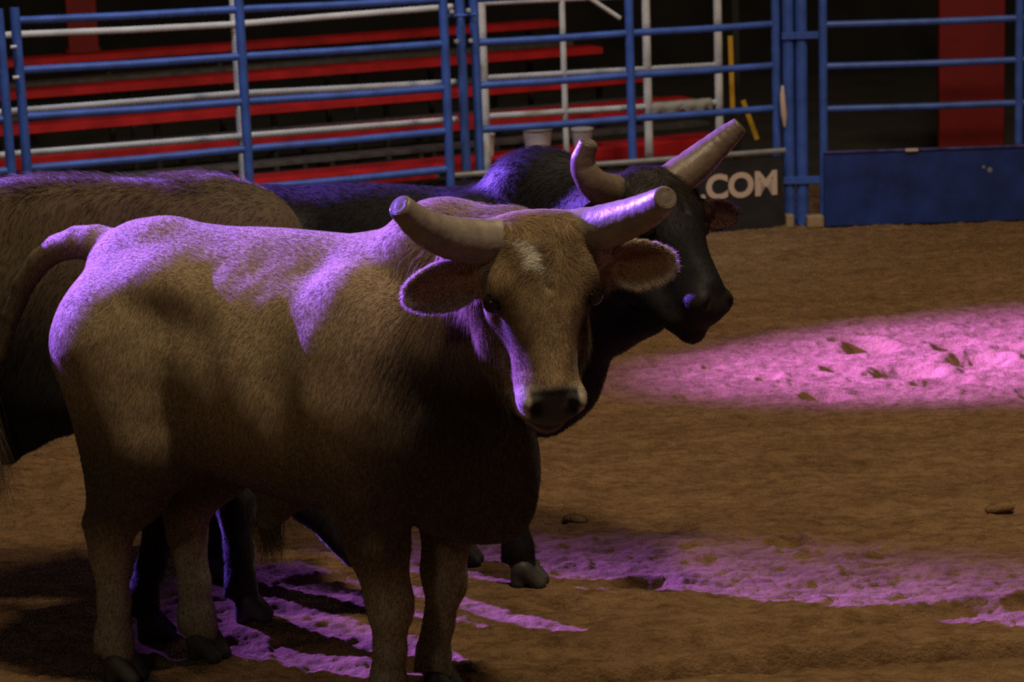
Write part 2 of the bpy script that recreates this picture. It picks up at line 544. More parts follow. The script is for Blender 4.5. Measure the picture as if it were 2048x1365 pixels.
def hairy_object(name, P, Q, N, hair, colour, material, parent):
    V = [P]; HN = [N]; quads = [Q]; tris = []; cols = [colour(P)]; st = [np.zeros(len(P))]
    base = len(P); rg = np.random.default_rng(11)
    for h in hair:
        v, q, t, root, nn, fi = h
        V.append(v); HN.append(np.repeat(nn, 5, 0)); quads.append(q + base); tris.append(t + base)
        c = colour(root) * (1 + 0.16 * rg.standard_normal((len(root), 1)))
        cols.append(np.repeat(np.clip(c, 0.001, 1), 5, 0)); st.append(np.ones(len(v)))
        base += len(v)
    me = np_mesh(name, np.concatenate(V), [np.concatenate(quads)] + ([np.concatenate(tris)] if tris else []))
    c = np.concatenate(cols); c4 = np.ones((len(c), 4), np.float32); c4[:, :3] = c
    a = me.attributes.new('coat', 'FLOAT_COLOR', 'POINT'); a.data.foreach_set('color', c4.ravel())
    a = me.attributes.new('hn', 'FLOAT_VECTOR', 'POINT'); a.data.foreach_set('vector', np.concatenate(HN).astype(np.float32).ravel())
    a = me.attributes.new('strand', 'FLOAT', 'POINT'); a.data.foreach_set('value', np.concatenate(st).astype(np.float32))
    return link(name, me, material, parent)


# ------------------------------------------------------------------ bulls
def head_frame(poll, muz, face):
    n = nrm(np.array(muz) - np.array(poll)); f = np.array(face, float); f = nrm(f - n * (f @ n)); s = np.cross(f, n)
    R = np.stack([n, f, s], 1)
    return np.array(poll, float), R


def smooth01(x):
    x = np.clip(x, 0, 1); return x * x * (3 - 2 * x)


def horn(name, pts, rs, tip_r, material, parent):
    """curved blunt horn: spline through pts"""
    pts = np.array(pts, float); m = 26
    t = np.linspace(0, len(pts) - 1, m)
    out = []; rad = []
    for q in t:
        i = min(int(q), len(pts) - 2); u = q - i
        p0 = pts[max(i - 1, 0)] if i > 0 else 2 * pts[0] - pts[1]
        p1, p2 = pts[i], pts[i + 1]
        p3 = pts[i + 2] if i + 2 < len(pts) else 2 * pts[-1] - pts[-2]
        out.append(0.5 * (2 * p1 + (p2 - p0) * u + (2 * p0 - 5 * p1 + 4 * p2 - p3) * u * u + (3 * p1 - p0 - 3 * p2 + p3) * u ** 3))
        rad.append(rs[i] + (rs[i + 1] - rs[i]) * u)
    d = nrm(out[-1] - out[-2]); R = rad[-1]
    fac = [0.0] * m
    for e, k in ((0.15, 0.99), (0.30, 0.94), (0.40, 0.84), (0.43, 0.70), (0.39, 0.62), (0.41, 0.50), (0.45, 0.30), (0.46, 0.04)):
        out.append(out[m - 1] + d * R * e * 0.9); rad.append(R * k); fac.append(0.2 if k > 0.9 else (1.0 if 0.55 < k < 0.65 else 0.6))
    rg = np.random.default_rng(3)
    rad = [r * (1 + 0.018 * math.sin(i * 1.9) * (1 if i < m else 0) + 0.008 * rg.standard_normal()) for i, r in enumerate(rad)]
    mb = MB().tube(out, rad, 28)
    o = mb.build(name, material, parent)
    me = o.data
    vals = np.repeat(np.array(fac, np.float32), 28)
    a = me.attributes.new('tipfac', 'FLOAT', 'POINT'); a.data.foreach_set('value', vals)
    return o


def hoof(parent, x, y, yaw, size=1.0):
    sc = Sculpt(); c, s = math.cos(yaw), math.sin(yaw)
    R = np.array([[c, -s, 0], [s, c, 0], [0, 0, 1]])
    for q in (-1, 1):
        def P(a, b, z): return R @ np.array([a, b, z]) * size + np.array([x, y, 0])
        sc.cone(P(0.045, q * 0.026, 0.018), P(-0.012, q * 0.03, 0.075), 0.027 * size, 0.034 * size, 0.006)
        sc.cone(P(-0.03, q * 0.03, 0.022), P(-0.025, q * 0.028, 0.06), 0.028 * size, 0.033 * size, 0.012)
    lo = np.array([x - .13, y - .13, -0.004]); hi = np.array([x + .13, y + .13, .14])
    sc.pr.append((lambda X, Y, Z: (Z - 0.002) + X * 0 + Y * 0, lo - 0.02, hi, 0.004, True))
    Pm, Q = sc.mesh(lo - [0, 0, .01], hi, 0.006)
    me = np_mesh('hoof', Pm, Q)
    o = link('hoof', me, M_HOOF, parent)
    return o


def make_bull(cfg):
    root = empty('bull', (cfg['o'][0], cfg['o'][1], 0), math.radians(cfg['ang']))
    tag(root, cfg['label'], 'bull')
    sc = Sculpt()
    cfg['torso'](sc)
    poll, R = head_frame(cfg['poll'], cfg['muz'], cfg['face'])
    hs = cfg.get('hs', 1.0); nsv = np.array([cfg.get('ns', 1.0), 1.0, 1.0])

    def H(n, f, s): return poll + R @ (np.array([n, f, s]) * nsv * hs)

    def hc(a, b, r1, r2, k=0.04, sub=False): sc.cone(H(*a), H(*b), r1 * hs, r2 * hs, k, sub)

    def he(c, r, k=0.03, sub=False): sc.ell(H(*c), np.array(r) * hs, R, k, sub)
    # skull and face
    hc((0.125, -0.125, 0), (0.25, -0.115, 0), 0.140, 0.134)
    hc((0.12, -0.12, 0.04), (0.22, -0.115, 0.028), 0.122, 0.118)
    hc((0.12, -0.12, -0.04), (0.22, -0.115, -0.028), 0.122, 0.118)
    hc((0.24, -0.10, 0), (0.48, -0.085, 0), 0.108, 0.082)
    hc((0.30, -0.035, 0), (0.48, -0.015, 0), 0.055, 0.045, 0.05)
    he((0.505, -0.072, 0), (0.072, 0.082, 0.086), 0.03)
    he((0.555, -0.075, 0), (0.050, 0.070, 0.078), 0.02)
    he((0.53, -0.045, 0.048), (0.045, 0.05, 0.05), 0.02)
    he((0.53, -0.045, -0.048), (0.045, 0.05, 0.05), 0.02)
    for q in (-1, 1):
        hc((0.20, -0.235, q * 0.075), (0.34, -0.235, q * 0.068), 0.084, 0.074)       # cheek
        hc((0.34, -0.225, q * 0.062), (0.53, -0.155, q * 0.046), 0.072, 0.054)        # jaw bar
        he((0.175, -0.045, q * 0.112), (0.06, 0.045, 0.045), 0.03)                 # brow
        he((0.222, -0.064, q * 0.134), (0.044, 0.036, 0.026), 0.02)                # lids
        he((0.236, -0.028, q * 0.160), (0.022, 0.036, 0.030), 0.008, True)
        he((0.34, -0.075, q * 0.150), (0.075, 0.035, 0.030), 0.05, True)            # hollow before the eye
        he((0.545, -0.018, q * 0.060), (0.032, 0.030, 0.024), 0.02)                 # nostril wing
        hc((0.548, 0.016, q * 0.040), (0.572, -0.006, q * 0.062), 0.010, 0.015, 0.010, True)   # nostril
        hc((0.585, -0.115, q * 0.02), (0.50, -0.145, q * 0.088), 0.006, 0.005, 0.012, True)    # mouth
        he((0.045, -0.075, q * 0.055), (0.052, 0.065, 0.07), 0.04)                  # poll lumps
        hc((0.085, -0.110, q * 0.085), (0.068, -0.122, q * 0.178), 0.088, 0.074, 0.03)   # horn roots
    hc((0.11, 0.030, -0.003), (0.20, 0.022, 0.003), 0.008, 0.006, 0.03, True)   # furrow
    he((0.575, -0.155, 0), (0.055, 0.048, 0.060), 0.02)                            # chin
    # ears
    for (er, et, ew, en) in cfg['ears']:
        sc.ear(er, et, ew, en)
        sc.cone(np.array(er) * 1.0, np.array(er) + (np.array(et) - np.array(er)) * 0.22, 0.045, 0.032, 0.03)
    lo = np.array(cfg['lo']); hi = np.array(cfg['hi'])
    hp = H(0.27, -0.1, 0)
    allp = np.array([H(-0.1, -0.2, 0.2), H(0.65, 0.05, -0.2), H(0.3, 0.1, 0), H(-.1, -.3, -.2)] + [np.array(e[1]) for e in cfg['ears']])
    fb = (allp.min(0) - 0.05, allp.max(0) + 0.05)
    P, Q = sc.mesh(lo, hi, cfg.get('coarse', 0.012), fb, cfg.get('fine', 0.0065))
    P = relax(P, Q, 2, 0.45)
    # fine muscle and skin ripple
    N, _ = vert_normals(P, Q)
    if 'ripple' in cfg:
        P = P + N * cfg['ripple'](P)[:, None]
        N, _ = vert_normals(P, Q)

    def hcoord(p): return ((p - poll) @ R) / hs / nsv
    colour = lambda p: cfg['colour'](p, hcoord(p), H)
    hair = []
    for spec in cfg['hair']:
        hair.append(strands(P, Q, N, spec['n'], lambda p, n: cfg['flow'](p, n, hcoord(p), R, cfg), lambda p: spec['len'](p, hcoord(p)),
                            lambda p: spec['keep'](p, hcoord(p)), spec.get('seed', 1), spec.get('w', 0.0011), spec.get('lift', 0.3), spec.get('droop', 0.35)))
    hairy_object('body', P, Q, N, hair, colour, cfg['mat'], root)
    # separate parts
    for q in (-1, 1):
        mb = MB()
        c = H(0.238, -0.045, q * 0.141); r = 0.027 * hs
        prof = [(math.sin(a) * r, -math.cos(a) * r) for a in np.linspace(0.02, math.pi - 0.02, 14)]
        mb.lathe(c, prof, 20).build('eye', M_EYE, root)
    for (pts, rs) in cfg['horns']:
        horn('horn', pts, rs, 0, cfg['hornmat'], root)
    for (x, y, yaw) in cfg['hooves']:
        hoof(root, x, y, yaw, cfg.get('hoof', 1.0))
    return root, H, R


def gauss(p, c, r):
    c = np.array(c); r = np.array(r)
    return np.exp(-(((p - c) / r) ** 2).sum(1))


def lerpc(a, b, t):
    return a + (np.array(b) - a) * np.clip(t, 0, 1)[:, None]


# --- shared leg builders (local frame: X forward, Y left)
def foreleg(sc, sx, y, foot, knee=None, top=0.92, th=1.0):
    fx, fy = foot
    kx, ky = knee if knee else ((sx * 0.45 + fx * 0.55) + 0.02, y * 0.5 + fy * 0.5)
    s = 1 if y > 0 else -1
    sc.cone((sx, y * 0.9, top + 0.12), (sx - 0.02, y, top - 0.14), 0.17 * th, 0.125 * th, 0.08)
    sc.chain([(sx - 0.02, y, top - 0.12), (sx * .7 + kx * .3, y * .8 + ky * .2, 0.60), (kx, ky, 0.425), (kx + 0.005, ky, 0.37), (kx * .45 + fx * .55 - 0.01, ky * .45 + fy * .55, 0.25),
              (fx - 0.035, fy, 0.145), (fx - 0.02, fy, 0.085)], [0.125 * th, 0.095 * th, 0.067 * th, 0.060 * th, 0.043 * th, 0.052 * th, 0.048 * th], 0.03)
    sc.ell((kx + 0.025, ky, 0.40), (0.045, 0.058, 0.062), None, 0.03)
    for q in (-1, 1):
        sc.cone((fx - 0.075, fy + q * 0.025, 0.115), (fx - 0.085, fy + q * 0.028, 0.095), 0.016, 0.012, 0.015)   # dew claws
    sc.cone((kx - 0.035, ky, 0.36), (fx - 0.065, fy, 0.16), 0.018, 0.022, 0.02)          # tendon


def hindleg(sc, hx, y, foot, hock, stifle, th=1.0):
    fx, fy = foot; kx, ky = hock; tx, ty = stifle
    sc.cone((hx, y * 0.85, 1.12), (tx, ty, 0.84), 0.22 * th, 0.155 * th, 0.08)
    sc.cone((hx - 0.075, y * 0.8, 1.10), (kx + 0.065, ky, 0.70), 0.175 * th, 0.095 * th, 0.07)
    sc.chain([(tx, ty, 0.82), ((tx + kx) / 2 + 0.02, (ty + ky) / 2, 0.66), (kx + 0.015, ky, 0.50), (kx + 0.01, ky, 0.42)], [0.145 * th, 0.098 * th, 0.062 * th, 0.058 * th], 0.04)
    sc.cone((kx - 0.055, ky, 0.52), (kx - 0.02, ky, 0.45), 0.030, 0.035, 0.03)             # point of hock
    sc.cone((kx - 0.05, ky, 0.54), (kx - 0.03, ky, 0.74), 0.020, 0.03, 0.05)               # hamstring cord
    sc.chain([(kx + 0.01, ky, 0.42), (kx * .4 + fx * .6 - 0.012, ky * .4 + fy * .6, 0.26), (fx - 0.04, fy, 0.145), (fx - 0.02, fy, 0.085)], [0.057 * th, 0.046 * th, 0.054 * th, 0.05 * th], 0.03)
    for q in (-1, 1):
        sc.cone((fx - 0.082, fy + q * 0.025, 0.115), (fx - 0.09, fy + q * 0.028, 0.095), 0.016, 0.012, 0.015)


def default_flow(p, n, h, R, cfg):
    f = np.tile(np.array([-0.45, 0.0, -1.0]), (len(p), 1))
    top = smooth01((n[:, 2] - 0.35) / 0.4)[:, None]
    f = f * (1 - top) + np.array([-1.0, 0, -0.15]) * top
    wv = vnoise(p[:, 0] * 7, p[:, 1] * 7, p[:, 2] * 5, 5)
    f[:, 0] += 0.35 * wv
    # on the head the coat runs down the face, curling on the forehead
    inhead = smooth01((cfg['head_reach'] - np.linalg.norm(h - np.array([0.27, -0.1, 0]), axis=1)) / 0.08)[:, None]
    fh = np.tile(R[:, 0], (len(p), 1)).copy()
    curl = smooth01((0.26 - h[:, 0]) / 0.1) * smooth01((h[:, 1] + 0.13) / 0.1)
    ang = 2.4 * vnoise(p[:, 0] * 16, p[:, 1] * 16, p[:, 2] * 16, 9) * curl + np.clip(h[:, 2] / 0.06, -1, 1) * 0.5 * curl
    fh = fh * np.cos(ang)[:, None] + R[:, 2] * np.sin(ang)[:, None]
    f = f * (1 - inhead) + fh * inhead
    for (er, et, ew, en) in cfg['ears']:
        er = np.array(er); et = np.array(et); e = nrm(et - er); L = np.linalg.norm(et - er)
        t = (p - er) @ e
        d = np.linalg.norm(p - er - t[:, None] * e, axis=1)
        nn_ = np.array(en, float); nn_ = nrm(nn_ - e * (nn_ @ e))
        w = (smooth01((0.13 - d) / 0.03) * smooth01((t - 0.05) / 0.03) * smooth01((0.065 - np.abs((p - er) @ nn_)) / 0.015))[:, None]
        rad = (p - er - t[:, None] * e); rad = rad / np.maximum(np.linalg.norm(rad, axis=1, keepdims=True), 1e-6)
        f = f * (1 - w) + (e * 1.0 + rad * 0.45) * w
    return f


def ear_edge(p, cfg, edge=0.035):
    """1 on the rims of the ears"""
    r = np.zeros(len(p))
    for (er, et, ew, en) in cfg['ears']:
        er = np.array(er); et = np.array(et); e = nrm(et - er); L = np.linalg.norm(et - er)
        n = np.array(en, float); n = nrm(n - e * (n @ e)); w = np.cross(n, e)
        d = p - er; t = (d @ e) / L; q = np.abs(d @ w); h = np.abs(d @ n)
        tt = np.clip(t, 0, 1)
        hw = ew * ear_profile(tt)
        r = np.maximum(r, (t > 0.15) * (t < 1.15) * (h < 0.09) * np.maximum(smooth01((q - hw + 0.022) / 0.014), smooth01((t - 0.90) / 0.05)) * (q < ew + .04))
    return r


def near_ear(p, cfg):
    r = np.zeros(len(p))
    for (er, et, ew, en) in cfg['ears']:
        er = np.array(er); et = np.array(et); e = nrm(et - er); L = np.linalg.norm(et - er)
        n = np.array(en, float); n = nrm(n - e * (n @ e)); w = np.cross(n, e)
        d = p - er; t = (d @ e) / L; q = np.abs(d @ w); h = d @ n
        r = np.maximum(r, smooth01((t - 0.10) / 0.1) * (t < 1.15) * (h > -0.05) * (h < 0.12) * (q < ew + 0.03))
    return r


def ear_zone(p, cfg):
    r = np.zeros(len(p))
    for (er, et, ew, en) in cfg['ears']:
        er = np.array(er); et = np.array(et); e = nrm(et - er); L = np.linalg.norm(et - er)
        n = np.array(en, float); n = nrm(n - e * (n @ e)); w = np.cross(n, e)
        d = p - er; t = (d @ e) / L; q = np.abs(d @ w); h = np.abs(d @ n)
        r = np.maximum(r, smooth01((t - 0.12) / 0.1) * (t < 1.12) * smooth01((0.055 - h) / 0.012) * smooth01((ew + 0.02 - q) / 0.01))
    return r


def ear_inside(p, cfg):
    r = np.zeros(len(p))
    for (er, et, ew, en) in cfg['ears']:
        er = np.array(er); et = np.array(et); e = nrm(et - er); L = np.linalg.norm(et - er)
        n = np.array(en, float); n = nrm(n - e * (n @ e)); w = np.cross(n, e)
        d = p - er; t = (d @ e) / L; q = np.abs(d @ w); h = d @ n
        r = np.maximum(r, smooth01((t - 0.1) / 0.15) * (t < 1.1) * (np.abs(h) < 0.08) * (q < ew + 0.03))
    return r


# ================================================================== bull A: tan bull facing the camera
def torso_a(sc):
    sc.ell((0.02, 0, 1.07), (0.60, 0.345, 0.385), None, 0.1)
    sc.ell((0.30, 0, 1.02), (0.40, 0.335, 0.38), None, 0.1)
    sc.ell((-0.385, 0, 1.16), (0.32, 0.28, 0.31), None, 0.1)
    sc.cone((-0.50, 0, 1.375), (0.40, 0, 1.40), 0.085, 0.085, 0.12)            # spine
    sc.cone((-0.60, 0, 1.345), (-0.40, 0, 1.38), 0.085, 0.10, 0.08)
    for q in (-1, 1):
        sc.ell((-0.25, q * 0.185, 1.33), (0.12, 0.085, 0.075), None, 0.12)       # hook
        sc.ell((-0.55, q * 0.13, 1.21), (0.125, 0.09, 0.11), None, 0.08)          # pin
        sc.ell((-0.13, q * 0.375, 1.235), (0.13, 0.085, 0.075), None, 0.10, True)  # hollow of the flank
        sc.cone((-0.17, q * 0.415, 1.08), (-0.17, q * 0.41, 0.80), 0.075, 0.10, 0.10, True)    # in front of the thigh
        sc.ell((-0.44, q * 0.40, 0.86), (0.10, 0.085, 0.16), None, 0.10, True)    # behind the stifle
        sc.ell((0.46, q * 0.175, 1.10), (0.20, 0.145, 0.34), None, 0.09)         # shoulder blade
        sc.ell((0.66, q * 0.15, 0.93), (0.17, 0.13, 0.19), None, 0.08)          # point of shoulder
        sc.cone((0.24, q * 0.37, 1.25), (0.28, q * 0.40, 0.95), 0.03, 0.03, 0.14, True)
    sc.ell((0.60, 0, 0.90), (0.30, 0.22, 0.26), None, 0.08)
    sc.ell((0.74, 0, 0.80), (0.20, 0.15, 0.20), None, 0.08)                      # brisket
    sc.cone((0.60, 0, 0.66), (0.82, -0.01, 0.70), 0.060, 0.085, 0.08)            # brisket fold
    sc.cone((0.82, -0.02, 0.80), (0.88, -0.02, 1.08), 0.06, 0.06, 0.09)            # dewlap
    sc.cone((0.55, 0, 1.17), (0.80, -0.02, 1.23), 0.285, 0.195, 0.08)              # neck
    sc.cone((0.77, -0.02, 1.28), (1.04, -0.10, 1.48), 0.19, 0.13, 0.06)
    sc.cone((0.44, 0, 1.37), (0.66, 0, 1.47), 0.12, 0.13, 0.08)                   # hump and crest
    sc.cone((0.64, 0, 1.455), (0.88, 0.01, 1.46), 0.145, 0.14, 0.08)
    # belly line, sheath, cod
    sc.cone((-0.25, 0, 0.80), (0.45, 0, 0.79), 0.10, 0.12, 0.10)
    sc.chain([(0.12, 0, 0.70), (0.0, 0, 0.64), (-0.04, -0.01, 0.56)], [0.075, 0.06, 0.04], 0.05)
    sc.ell((-0.38, 0, 0.74), (0.09, 0.08, 0.12), None, 0.05)
    hindleg(sc, -0.44, -0.185, (-0.525, -0.19), (-0.562, -0.19), (-0.32, -0.21), 1.05)
    hindleg(sc, -0.42, 0.165, (-0.415, 0.10), (-0.49, 0.11), (-0.26, 0.17), 1.08)
    foreleg(sc, 0.49, -0.18, (0.515, -0.135), (0.505, -0.15), 0.90, 0.98)
    foreleg(sc, 0.54, 0.165, (0.505, 0.13), (0.515, 0.135), 0.88, 0.95)
    # tail, lifted and arching back
    sc.chain([(-0.50, 0, 1.36), (-0.60, 0, 1.385), (-0.68, 0, 1.405), (-0.76, 0, 1.405), (-0.85, 0, 1.38), (-0.93, 0, 1.335), (-1.01, 0, 1.25), (-1.075, 0, 1.14), (-1.15, 0, 1.0), (-1.25, 0, 0.86)],
             [0.090, 0.070, 0.060, 0.052, 0.044, 0.038, 0.034, 0.030, 0.026, 0.020], 0.006)


def ripple_a(p):
    x, y, z = p.T
    m = gauss(p, (0.05, -0.3, 1.05), (0.28, 0.3, 0.26)) + gauss(p, (0.05, 0.3, 1.05), (0.28, 0.3, 0.26))
    r = 0.0030 * np.sin((x * 1.0 + (z - 1.0) * -0.55) * 55 + 1.5 * vnoise(x * 4, y * 4, z * 4, 3)) * m
    r += 0.008 * np.exp(-((x + 0.14 - 0.32 * (z - 1.05) ) / 0.022) ** 2) * np.exp(-((z - 1.13) / 0.11) ** 2) * (np.abs(y) > 0.1)
    r += 0.006 * fbm(x * 9, y * 9, z * 9, 2, 8) * smooth01((1.5 - z) / 0.1) * smooth01((x + 0.62) / 0.1) * smooth01((z - 0.6) / 0.2) * 0.6
    return r


TAN = np.array([0.30, 0.215, 0.125])


def colour_a(p, h, H):
    x, y, z = p.T
    c = np.tile(TAN, (len(p), 1)) * (1 + 0.10 * fbm(x * 5, y * 5, z * 3, 3, 21))[:, None]
    # darker, redder chest, neck underside and flanks; pale lower legs
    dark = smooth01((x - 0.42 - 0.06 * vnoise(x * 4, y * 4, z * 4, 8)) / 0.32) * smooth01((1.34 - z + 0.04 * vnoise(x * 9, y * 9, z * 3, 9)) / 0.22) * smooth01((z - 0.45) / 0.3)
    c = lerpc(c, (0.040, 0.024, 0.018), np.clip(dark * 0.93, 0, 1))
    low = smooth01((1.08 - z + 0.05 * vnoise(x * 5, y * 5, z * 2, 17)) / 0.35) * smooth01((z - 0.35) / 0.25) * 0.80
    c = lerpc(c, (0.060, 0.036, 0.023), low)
    leg = smooth01((0.62 - z) / 0.35) * smooth01((z - 0.08) / 0.05)
    c = lerpc(c, (0.36, 0.31, 0.25), leg * 0.9)
    c = lerpc(c, (0.10, 0.075, 0.05), smooth01((0.085 - z) / 0.03))
    # head
    hn, hf, hs = h.T
    ih = smooth01((hf + 0.37 - 0.14 * np.clip((hn - 0.25) / 0.3, 0, 1)) / 0.05) * smooth01((0.20 - np.abs(hs)) / 0.03) * (hn > -0.12) * (hn < 0.68) * (hf < 0.15)
    c = lerpc(c, (0.33, 0.225, 0.125), ih * 0.92)
    bz = np.exp(-((hs + 0.030 + 0.50 * (0.10 - hn) + 0.014 * vnoise(hn * 30, hs * 30, hs, 4)) / (0.018 + 0.010 * smooth01((0.10 - hn) / 0.05))) ** 2) * smooth01((hn - 0.055) / 0.02) * smooth01((0.172 - hn) / 0.03) * (hf > -0.06)
    c = lerpc(c, (0.74, 0.68, 0.58), ih * np.clip(bz * 1.5, 0, 1))
    for q in (-1, 1):
        e = np.exp(-(((hn - 0.212) / 0.03) ** 2 + ((hs - q * 0.14) / 0.03) ** 2 + ((hf + 0.05) / 0.05) ** 2))
        c = lerpc(c, (0.42, 0.34, 0.26), ih * e * 0.7)
        e = np.exp(-(((hn - 0.238) / 0.030) ** 2 + ((hs - q * 0.150) / 0.045) ** 2 + ((hf + 0.04) / 0.04) ** 2))
        c = lerpc(c, (0.03, 0.02, 0.015), ih * np.clip(e * 1.4, 0, 1) * 0.85)
        nz = np.exp(-(((hn - 0.565) / 0.026) ** 2 + ((hs - q * 0.056) / 0.022) ** 2 + ((hf + 0.005) / 0.03) ** 2))
        c = lerpc(c, (0.006, 0.005, 0.005), ih * np.clip(nz * 1.5, 0, 1))
    cheek = smooth01((0.30 - hn) / 0.1) * smooth01((np.abs(hs) - 0.09) / 0.05) * smooth01((hn - 0.2) / 0.05)
    # pale muzzle ring, dark nose pad
    ring = smooth01((hn - 0.475) / 0.03)
    c = lerpc(c, (0.56, 0.48, 0.38), ih * ring * 0.8)
    for q in (-1, 1):
        cheek_shade = np.exp(-(((hn - 0.32) / 0.07) ** 2 + ((hs - q * 0.105) / 0.035) ** 2 + ((hf + 0.07) / 0.07) ** 2))  # facial shading put into the coat colour below each eye
        c = lerpc(c, (0.11, 0.065, 0.035), ih * cheek_shade * 0.75)
    pad = smooth01((0.073 - np.abs(hs)) / 0.012) * smooth01((hn - 0.490) / 0.02) * smooth01((hf + 0.145) / 0.02)
    c = lerpc(c, (0.040, 0.038, 0.036), ih * pad * 0.97)
    for q in (-1, 1):
        nz = np.exp(-(((hn - 0.56) / 0.022) ** 2 + ((hs - q * 0.052) / 0.020) ** 2 + ((hf - 0.0) / 0.04) ** 2))
        c = lerpc(c, (0.004, 0.003, 0.003), ih * np.clip(nz * 1.6, 0, 1))
    lip = smooth01((hn - 0.49) / 0.03) * smooth01((-0.12 - hf) / 0.02)
    c = lerpc(c, (0.09, 0.06, 0.05), ih * lip * 0.8)
    # ear cups
    c = lerpc(c, (0.42, 0.20, 0.10), ear_inside(p, CA) * (1 - ear_edge(p, CA)) * 0.5)
    c = lerpc(c, (0.60, 0.48, 0.38), ear_edge(p, CA) * 0.85)
    tuft = 0.24 * fbm(x * 38, y * 38, z * 26, 2, 51) * ih
    c = c * (1 + tuft)[:, None]
    # spine stripe of the tail
    c = lerpc(c, (0.11, 0.075, 0.05), smooth01((-0.9 - x) / 0.15) * 0.7)
    return np.clip(c, 0.002, 1)


CA = dict(o=(-0.75, 7.29), ang=-32, label='tan bull with blunt grey horns and a white blaze looking at the camera',
          poll=(1.027, -0.054, 1.594), muz=(1.105, -0.138, 1.118), face=(0.68, -0.73, 0.0), hs=1.04, ns=0.93,
          ears=[((0.860, -0.06, 1.42), (0.725, -0.305, 1.395), 0.064, (0.55, -0.83, -0.12)),
                ((1.070, 0.175, 1.41), (1.305, 0.225, 1.440), 0.064, (0.60, -0.80, -0.1))],
          horns=[([(0.935, -0.010, 1.52), (0.885, -0.140, 1.53), (0.858, -0.300, 1.572), (0.850, -0.40, 1.622), (0.838, -0.465, 1.675)], [0.066, 0.066, 0.058, 0.047, 0.036]),
                 ([(1.01, 0.08, 1.525), (1.13, 0.092, 1.545), (1.255, 0.062, 1.587), (1.34, 0.03, 1.625), (1.405, -0.015, 1.660)], [0.066, 0.066, 0.057, 0.047, 0.036])],
          hornmat=M_HORN, mat=M_HIDE_TAN, torso=torso_a, ripple=ripple_a, colour=colour_a, flow=default_flow, head_reach=0.42,
          hooves=[(-0.525, -0.19, 0.1), (-0.415, 0.10, 0.0), (0.515, -0.135, -0.1), (0.505, 0.13, 0.1)],
          lo=(-1.33, -0.66, -0.01), hi=(1.56, 0.46, 1.76), fine=0.0065, coarse=0.012)


def len_a(p, h):
    hn, hf, hs = h.T
    L = np.full(len(p), 0.014)
    mane = gauss(p, (0.84, -0.16, 1.30), (0.14, 0.4, 0.24)) + 0.6 * gauss(p, (0.80, 0, 1.58), (0.2, 0.2, 0.08))
    L += 0.040 * np.clip(mane, 0, 1) * (np.linalg.norm(h - np.array([0.2, -0.05, 0]), axis=1) > 0.16)
    fore = smooth01((0.24 - hn) / 0.08) * smooth01((hf + 0.10) / 0.06) * (np.abs(hs) < 0.2) * (hn > -0.15)
    L += 0.012 * fore
    face = smooth01((hn - 0.24) / 0.06) * (np.linalg.norm(h - np.array([0.27, -0.1, 0]), axis=1) < 0.42)
    L *= 1 - 0.5 * face
    jaw = smooth01((-0.17 - hf) / 0.04) * (hn > 0.12) * (hn < 0.56) * (np.linalg.norm(h - np.array([0.3, -0.2, 0]), axis=1) < 0.36)
    L += 0.045 * jaw
    L += 0.004 * ear_edge(p, CA)
    ez = near_ear(p, CA)
    L = L * (1 - ez) + (0.007 + 0.007 * ear_edge(p, CA)) * ez
    return L


def bare_nose(p, h):
    hn, hf, hs = h.T
    ih = np.linalg.norm(h - np.array([0.27, -0.1, 0]), axis=1) < 0.42
    pad = ih * (np.abs(hs) < 0.085) * (hn > 0.515) * (hf > -0.14)
    eye = ih * (np.linalg.norm(np.stack([hn - 0.236, hf + 0.042, np.abs(hs) - 0.155], 1), axis=1) < 0.036)
    return (1 - pad) * (1 - eye)


CA['hair'] = [
    dict(n=300000, seed=1, len=len_a, keep=lambda p, h: bare_nose(p, h) * (p[:, 2] > 0.085), w=0.0007, lift=0.16),
    dict(n=110000, seed=2, len=len_a, keep=lambda p, h: bare_nose(p, h) * (np.linalg.norm(h - np.array([0.25, -0.12, 0]), axis=1) < 0.44), w=0.0006, lift=0.30),
    dict(n=9000, seed=3, len=lambda p, h: 0.017 + 0 * p[:, 0], keep=lambda p, h: ear_edge(p, CA), w=0.0006, lift=0.5),
    dict(n=9000, seed=8, len=lambda p, h: 0.034 + 0 * p[:, 0], keep=lambda p, h: smooth01((-0.15 - h[:, 1]) / 0.04) * (h[:, 0] > 0.14) * (h[:, 0] < 0.56) * (h[:, 1] > -0.36) * (np.abs(h[:, 2]) < 0.17), w=0.0008, lift=0.28, droop=0.45),
    dict(n=9000, seed=4, len=lambda p, h: 0.065 + 0 * p[:, 0], keep=lambda p, h: (1 - near_ear(p, CA)) * gauss(p, (0.84, -0.26, 1.30), (0.12, 0.22, 0.18)) * (np.linalg.norm(h - np.array([0.2, -0.05, 0]), axis=1) > 0.2), w=0.0009, lift=0.25, droop=0.5),
]


V_HEAD = np.array([0.142, -0.236, 0.045])


def sh(p, o=np.array([1.027, -0.054, 1.594])):
    return tuple(o + V_HEAD + (np.array(p) - o) * 0.960)


CA['muz'] = sh(CA['muz']); CA['poll'] = sh(CA['poll']); CA['hs'] *= 0.960
CA['ears'] = [(sh(a), sh(b), w * 0.960, n) for (a, b, w, n) in CA['ears']]
CA['horns'] = [([sh(q) for q in pts], [r_ * 0.960 for r_ in rs]) for (pts, rs) in CA['horns']]


